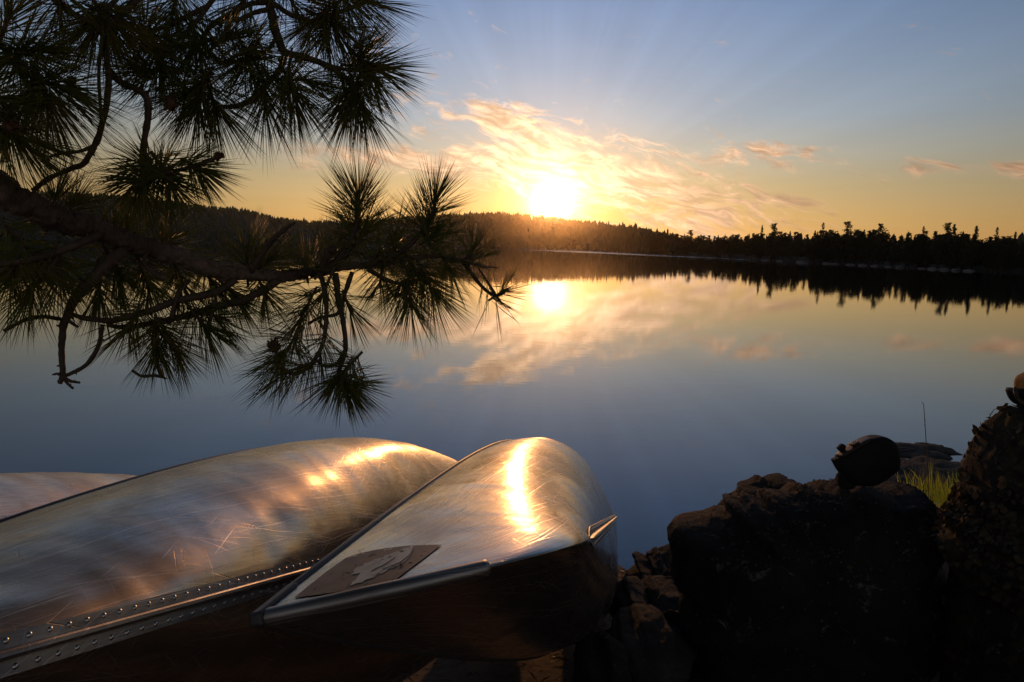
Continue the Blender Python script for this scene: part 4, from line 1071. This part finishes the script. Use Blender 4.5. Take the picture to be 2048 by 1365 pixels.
def tuft(x, y, dx_, dy_, dz_, n, Lpx=118, spread=(22, 82), d=None, shoot=70, red=0.0):
    """needles set along the last stretch of a shoot that points (dx, dy down, dz away)"""
    ax = CR * dx_ - CU * dy_ + FW * dz_; ax /= np.linalg.norm(ax)
    tipp = W(x, y, d); sh = (shoot if Lpx >= 90 else 38) * d / F
    b1 = np.cross(ax, np.array([0.31, 0.2, 0.93])); b1 /= np.linalg.norm(b1); b2 = np.cross(ax, b1)
    V = []; Fc = []; mi = []
    def needle(p, dirv, L_, wd, bend):
        q = [p, p + dirv * L_ * 0.5 + bend * 0.22, p + dirv * L_ + bend]
        s1 = np.cross(dirv, np.array([0.2, 0.9, 0.4])); s1 /= np.linalg.norm(s1) + 1e-9; s2 = np.cross(dirv, s1); o = len(V)
        for k, w_ in ((0, wd * 0.8), (1, wd)):
            for a in (0, 2.094, 4.189): V.append(q[k] + (s1 * math.cos(a) + s2 * math.sin(a)) * w_ - TB)
        V.append(q[2] - TB)
        for k in range(3): Fc.append((o + k, o + (k + 1) % 3, o + 3 + (k + 1) % 3, o + 3 + k))
        for k in range(3): Fc.append((o + 3 + k, o + 3 + (k + 1) % 3, o + 6))
    n = int(n * 0.85); Lpx = Lpx * 1.08
    for i in range(n):
        t = random.random() ** 0.8
        p = tipp - ax * sh * (1 - t)
        an = math.radians(spread[1] + (spread[0] - spread[1]) * t + random.gauss(0, 9)); ph = random.uniform(0, 6.283)
        dirv = ax * math.cos(an) + (b1 * math.cos(ph) + b2 * math.sin(ph)) * math.sin(an)
        L_ = Lpx * d / F * random.uniform(0.78, 1.12)
        bend = ax * L_ * random.uniform(0.0, 0.14) - np.array([0, 0, 1.0]) * L_ * random.uniform(0.0, 0.09)
        for k in range(2):
            dv = dirv + np.array([random.gauss(0, 0.05), random.gauss(0, 0.05), random.gauss(0, 0.05)]); dv /= np.linalg.norm(dv)
            needle(p, dv, L_ * random.uniform(0.95, 1.03), 0.00088, bend)
    mats = [M_NEEDLE_OLD if red else M_NEEDLE]
    o = mesh_obj('needle_tuft', V, Fc, mats, pine, smooth=True)
    # the woody shoot the needles sit on
    mb = MB(); mb.tube([tipp - ax * sh * 1.1 - TB, tipp - ax * sh * 0.4 - TB, tipp + ax * 0.004 - TB, tipp + ax * 0.016 - TB], [0.0030, 0.0036, 0.0034, 0.0010], 7, jitter=0.15)
    mb.build('shoot', M_TWIG, o)
    return o
TF = [
 # x, y, dx, dy, dz, fascicles, length px, depth
 (75, 100, .8, -.3, .2, 95, 135, 1.21), (20, 120, -.2, .5, -.3, 80, 135, 1.19), (100, 205, .35, .85, .1, 110, 140, 1.22), (140, 180, .9, .25, .2, 80, 125, 1.23),
 (60, 190, -.3, .8, .2, 85, 135, 1.22), (185, 52, -.5, .7, -.1, 100, 140, 1.26), (222, 55, .5, .8, .1, 95, 135, 1.27), (255, 45, .9, .3, .3, 80, 130, 1.30),
 (120, 20, -.3, .3, .4, 60, 120, 1.23), (20, 30, .2, -.6, .2, 70, 130, 1.19), (20, 265, .3, .9, 0, 95, 140, 1.18), (40, 280, .9, .55, .3, 70, 130, 1.19), (5, 200, .5, .1, .3, 70, 130, 1.18),
 (365, 92, -.85, .1, .2, 95, 118, 1.40), (400, 105, .1, .9, .3, 80, 115, 1.41), (285, 140, -.9, -.05, -.2, 100, 115, 1.36), (320, 130, .2, .9, .2, 90, 115, 1.36), (345, 30, -.3, .8, .2, 85, 120, 1.36), (290, 62, -.2, -.6, .3, 70, 118, 1.34),
 (395, 205, -.4, .85, 0, 110, 122, 1.43), (430, 215, .3, .9, .1, 110, 120, 1.44), (370, 190, -.9, .5, .2, 85, 118, 1.42), (470, 125, -.5, .2, -.4, 90, 110, 1.45), (455, 70, .5, -.6, .2, 75, 105, 1.43), (505, 95, .7, -.6, .3, 60, 100, 1.45), (500, 135, .3, .9, .1, 80, 110, 1.46),
 (590, 195, .35, .92, .1, 100, 112, 1.49), (530, 210, 0, .95, .1, 85, 112, 1.47), (610, 160, .9, -.1, .2, 75, 100, 1.50), (570, 175, -.3, .8, .3, 70, 108, 1.48),
 (655, 75, -.2, .9, .1, 100, 108, 1.53), (680, 55, .8, .4, .2, 80, 105, 1.54), (625, 45, -.7, .5, .2, 75, 108, 1.50), (745, 5, .95, .2, .1, 85, 108, 1.57), (700, 15, .3, .5, .3, 75, 105, 1.55), (590, 15, .2, .4, .3, 70, 105, 1.48), (480, 10, -.4, .3, .3, 70, 108, 1.44),
 (760, 135, .95, .05, .1, 120, 112, 1.58), (745, 150, .7, .8, .1, 95, 112, 1.57), (725, 110, .2, -.8, .2, 70, 98, 1.56), (700, 212, -.25, .95, 0, 105, 106, 1.55), (728, 218, .35, .92, .1, 95, 108, 1.56), (680, 195, -.9, .4, .2, 60, 95, 1.55),
 (283, 385, -.1, .98, .1, 105, 108, 1.36), (290, 330, -.85, -.5, .2, 75, 105, 1.35), (345, 370, .5, .8, .2, 105, 105, 1.39), (400, 340, .85, .5, .1, 95, 88, 1.41), (270, 360, -.95, .2, 0, 80, 92, 1.36), (330, 340, .5, -.7, .3, 60, 85, 1.38),
 (112, 395, .1, -.98, .2, 75, 95, 1.45), (150, 410, .6, -.7, .3, 60, 90, 1.46), (225, 465, -.1, -.95, .2, 60, 85, 1.50), (255, 470, .3, -.9, .2, 55, 85, 1.50), (330, 480, .2, -.9, .3, 60, 85, 1.5),
 (717, 392, 0, -1, 0, 120, 98, 1.65), (705, 455, -.25, -.7, .3, 80, 95, 1.66), (730, 455, .4, -.7, .2, 70, 92, 1.66), (872, 400, .3, -.95, .1, 110, 92, 1.69), (845, 450, -.3, -.7, .3, 75, 92, 1.69), (790, 470, -.1, -.8, .4, 70, 90, 1.72), (870, 470, .6, -.5, .3, 70, 85, 1.72),
 (493, 500, -.1, -1, .2, 95, 92, 1.56), (540, 520, .6, -.6, .3, 60, 75, 1.58), (660, 505, .2, -.7, .5, 80, 90, 1.64), (610, 530, -.2, -.7, .4, 60, 80, 1.63), (760, 505, .2, -.6, .6, 70, 85, 1.72),
 (946, 500, .2, -.75, .2, 60, 82, 1.77), (1012, 580, .8, -.5, .1, 42, 66, 1.80), (998, 600, .55, .85, .1, 14, 92, 1.80), (905, 545, .4, .6, .3, 55, 85, 1.76),
 (800, 572, -.75, .65, 0, 80, 100, 1.66), (822, 612, .1, 1, 0, 85, 92, 1.66), (868, 588, .45, .9, .1, 95, 100, 1.70), (845, 560, .5, .8, .4, 70, 95, 1.70), (760, 565, -.2, .9, .3, 60, 90, 1.68),
 (600, 640, -.5, .85, .1, 85, 98, 1.60), (560, 722, -.55, .85, 0, 95, 98, 1.53), (572, 745, -.95, .35, .1, 75, 98, 1.53), (640, 700, -.3, .8, .2, 50, 85, 1.56), (690, 772, .3, 1, 0, 120, 86, 1.58), (672, 760, -.7, .75, .1, 85, 95, 1.57), (705, 770, .9, .35, .1, 70, 85, 1.58), (640, 600, -.4, .7, .3, 60, 90, 1.6), (700, 620, .3, .9, .3, 35, 85, 1.62),
 (315, 705, 0, 1, 0, 95, 92, 1.41), (355, 700, .5, .85, .1, 80, 92, 1.43), (415, 660, .6, .8, .1, 85, 95, 1.47), (450, 640, .95, .3, .1, 60, 95, 1.48), (250, 665, -.5, .85, .1, 80, 90, 1.39), (530, 590, .3, .9, .2, 70, 85, 1.55),
 (60, 590, -.3, .95, 0, 90, 110, 1.26), (20, 560, -.4, .9, .1, 85, 120, 1.24), (120, 560, .1, 1, .1, 85, 105, 1.30), (60, 500, .2, .5, .5, 80, 105, 1.30),
 (200, 590, -.2, .9, .3, 90, 105, 1.42), (240, 550, .3, .9, .4, 90, 105, 1.44), (300, 575, .2, .8, .4, 90, 105, 1.45), (365, 570, .1, .9, .5, 80, 100, 1.48),
 (430, 575, .4, .8, .3, 80, 98, 1.52), (480, 600, .6, .7, .3, 75, 95, 1.54), (150, 520, .4, .7, .5, 85, 105, 1.40), (385, 655, .2, 1, .2, 85, 95, 1.47), (20, 500, -.2, .8, .3, 80, 115, 1.28),
]
print('tufts', len(TF), 'branches', len(BR))
for (x, y, dx_, dy_, dz_, n, Lp, d) in TF[:100]:
    tuft(x, y, dx_, dy_, dz_ + random.uniform(-.15, .15), n, Lp, d=d, red=0)
# the pine's unseen crown overhead, added to darken what the hulls reflect
mb = MB(); crr = random.Random(3); cv = []; cf = []
for i in range(330):
    bx_, by_ = crr.uniform(-4.2, 0.7), crr.uniform(-4.5, 2.2)
    lo = 3.55 + 0.42 * max(by_, 0) + (0.5 if bx_ > -0.3 else 0)
    c_ = np.array([bx_, by_, lo + abs(crr.gauss(0, 0.9)) + 0.15]); ax_ = np.array([crr.gauss(0, 1), crr.gauss(0, 1), crr.gauss(-0.3, 0.7)]); ax_ /= np.linalg.norm(ax_)
    for k in range(44):
        dv = ax_ * crr.uniform(0.1, 0.9) + np.array([crr.gauss(0, .6), crr.gauss(0, .6), crr.gauss(0, .6)]); dv /= np.linalg.norm(dv)
        wv = np.cross(dv, [crr.gauss(0, 1), crr.gauss(0, 1), crr.gauss(0, 1)]); wv *= 0.0045 / (np.linalg.norm(wv) + 1e-9)
        p_ = c_ + ax_ * crr.uniform(-0.12, 0.02) - TB; o_ = len(cv)
        cv += [p_ - wv, p_ + wv, p_ + dv * crr.uniform(0.11, 0.17)]; cf.append((o_, o_ + 1, o_ + 2))
mesh_obj('crown', cv, cf, M_NEEDLE, pine, smooth=False)
def bud(x, y, d, r, ax):
    c = W(x, y, d); ax = CR * ax[0] - CU * ax[1]; ax /= np.linalg.norm(ax); mb = MB()
    prof = [(-1.0, 0.15), (-0.7, 0.7), (-0.2, 1.0), (0.4, 0.8), (0.9, 0.4), (1.2, 0.05)]
    mb.tube([c + ax * r * a * 1.2 - TB for a, _ in prof], [r * b for _, b in prof], 10, jitter=0.2)
    for i in range(40):
        t = random.uniform(-0.8, 1.0); an = random.uniform(0, 6.28); s1 = np.cross(ax, FW); s1 /= np.linalg.norm(s1); s2 = np.cross(ax, s1)
        o = s1 * math.cos(an) + s2 * math.sin(an); p = c + ax * r * t * 1.2 + o * r * (0.85 - 0.35 * max(t, 0)) - TB
        mb.tube([p, p + o * r * 0.35 + ax * r * 0.45], [r * 0.2, r * 0.05], 4)
    mb.build('pine_cone', M_BUD, pine)
for b_ in ((437, 313, 1.42, 0.0085, (1, -.3)), (548, 694, 1.53, 0.0125, (-.3, -1)), (22, 258, 1.18, 0.013, (1, -.2)), (142, 165, 1.23, 0.008, (.2, -1)), (690, 782, 1.58, 0.009, (.2, 1)), (796, 590, 1.66, 0.006, (1, .2)), (340, 205, 1.36, 0.012, (0, 1))):
    bud(*b_)

# ------------------------------------------------------------------ haze volume added over the lake for the orange glare round the sun
hz = bpy.data.materials.new('sun_glow_haze'); hz.use_nodes = True; hz.node_tree.nodes.clear(); N = Nodes(hz.node_tree)
ho = N.new('ShaderNodeOutputMaterial'); pv = N.new('ShaderNodeVolumePrincipled'); N.l.new(pv.outputs[0], ho.inputs['Volume'])
pv.inputs['Color'].default_value = (1.0, 0.86, 0.70, 1); pv.inputs['Density'].default_value = 0.000052; pv.inputs['Anisotropy'].default_value = 0.955
bmh = bmesh.new(); bmesh.ops.create_cube(bmh, size=1.0); meh = bpy.data.meshes.new('haze'); bmh.to_mesh(meh); bmh.free(); meh.materials.append(hz)
hb = bpy.data.objects.new('haze', meh); COL.objects.link(hb); hb.location = (0, 1290, 88); hb.scale = (6400, 2620, 182)
tag(hb, 'thin haze added over the lake for the glow round the sun', 'haze', kind='stuff')
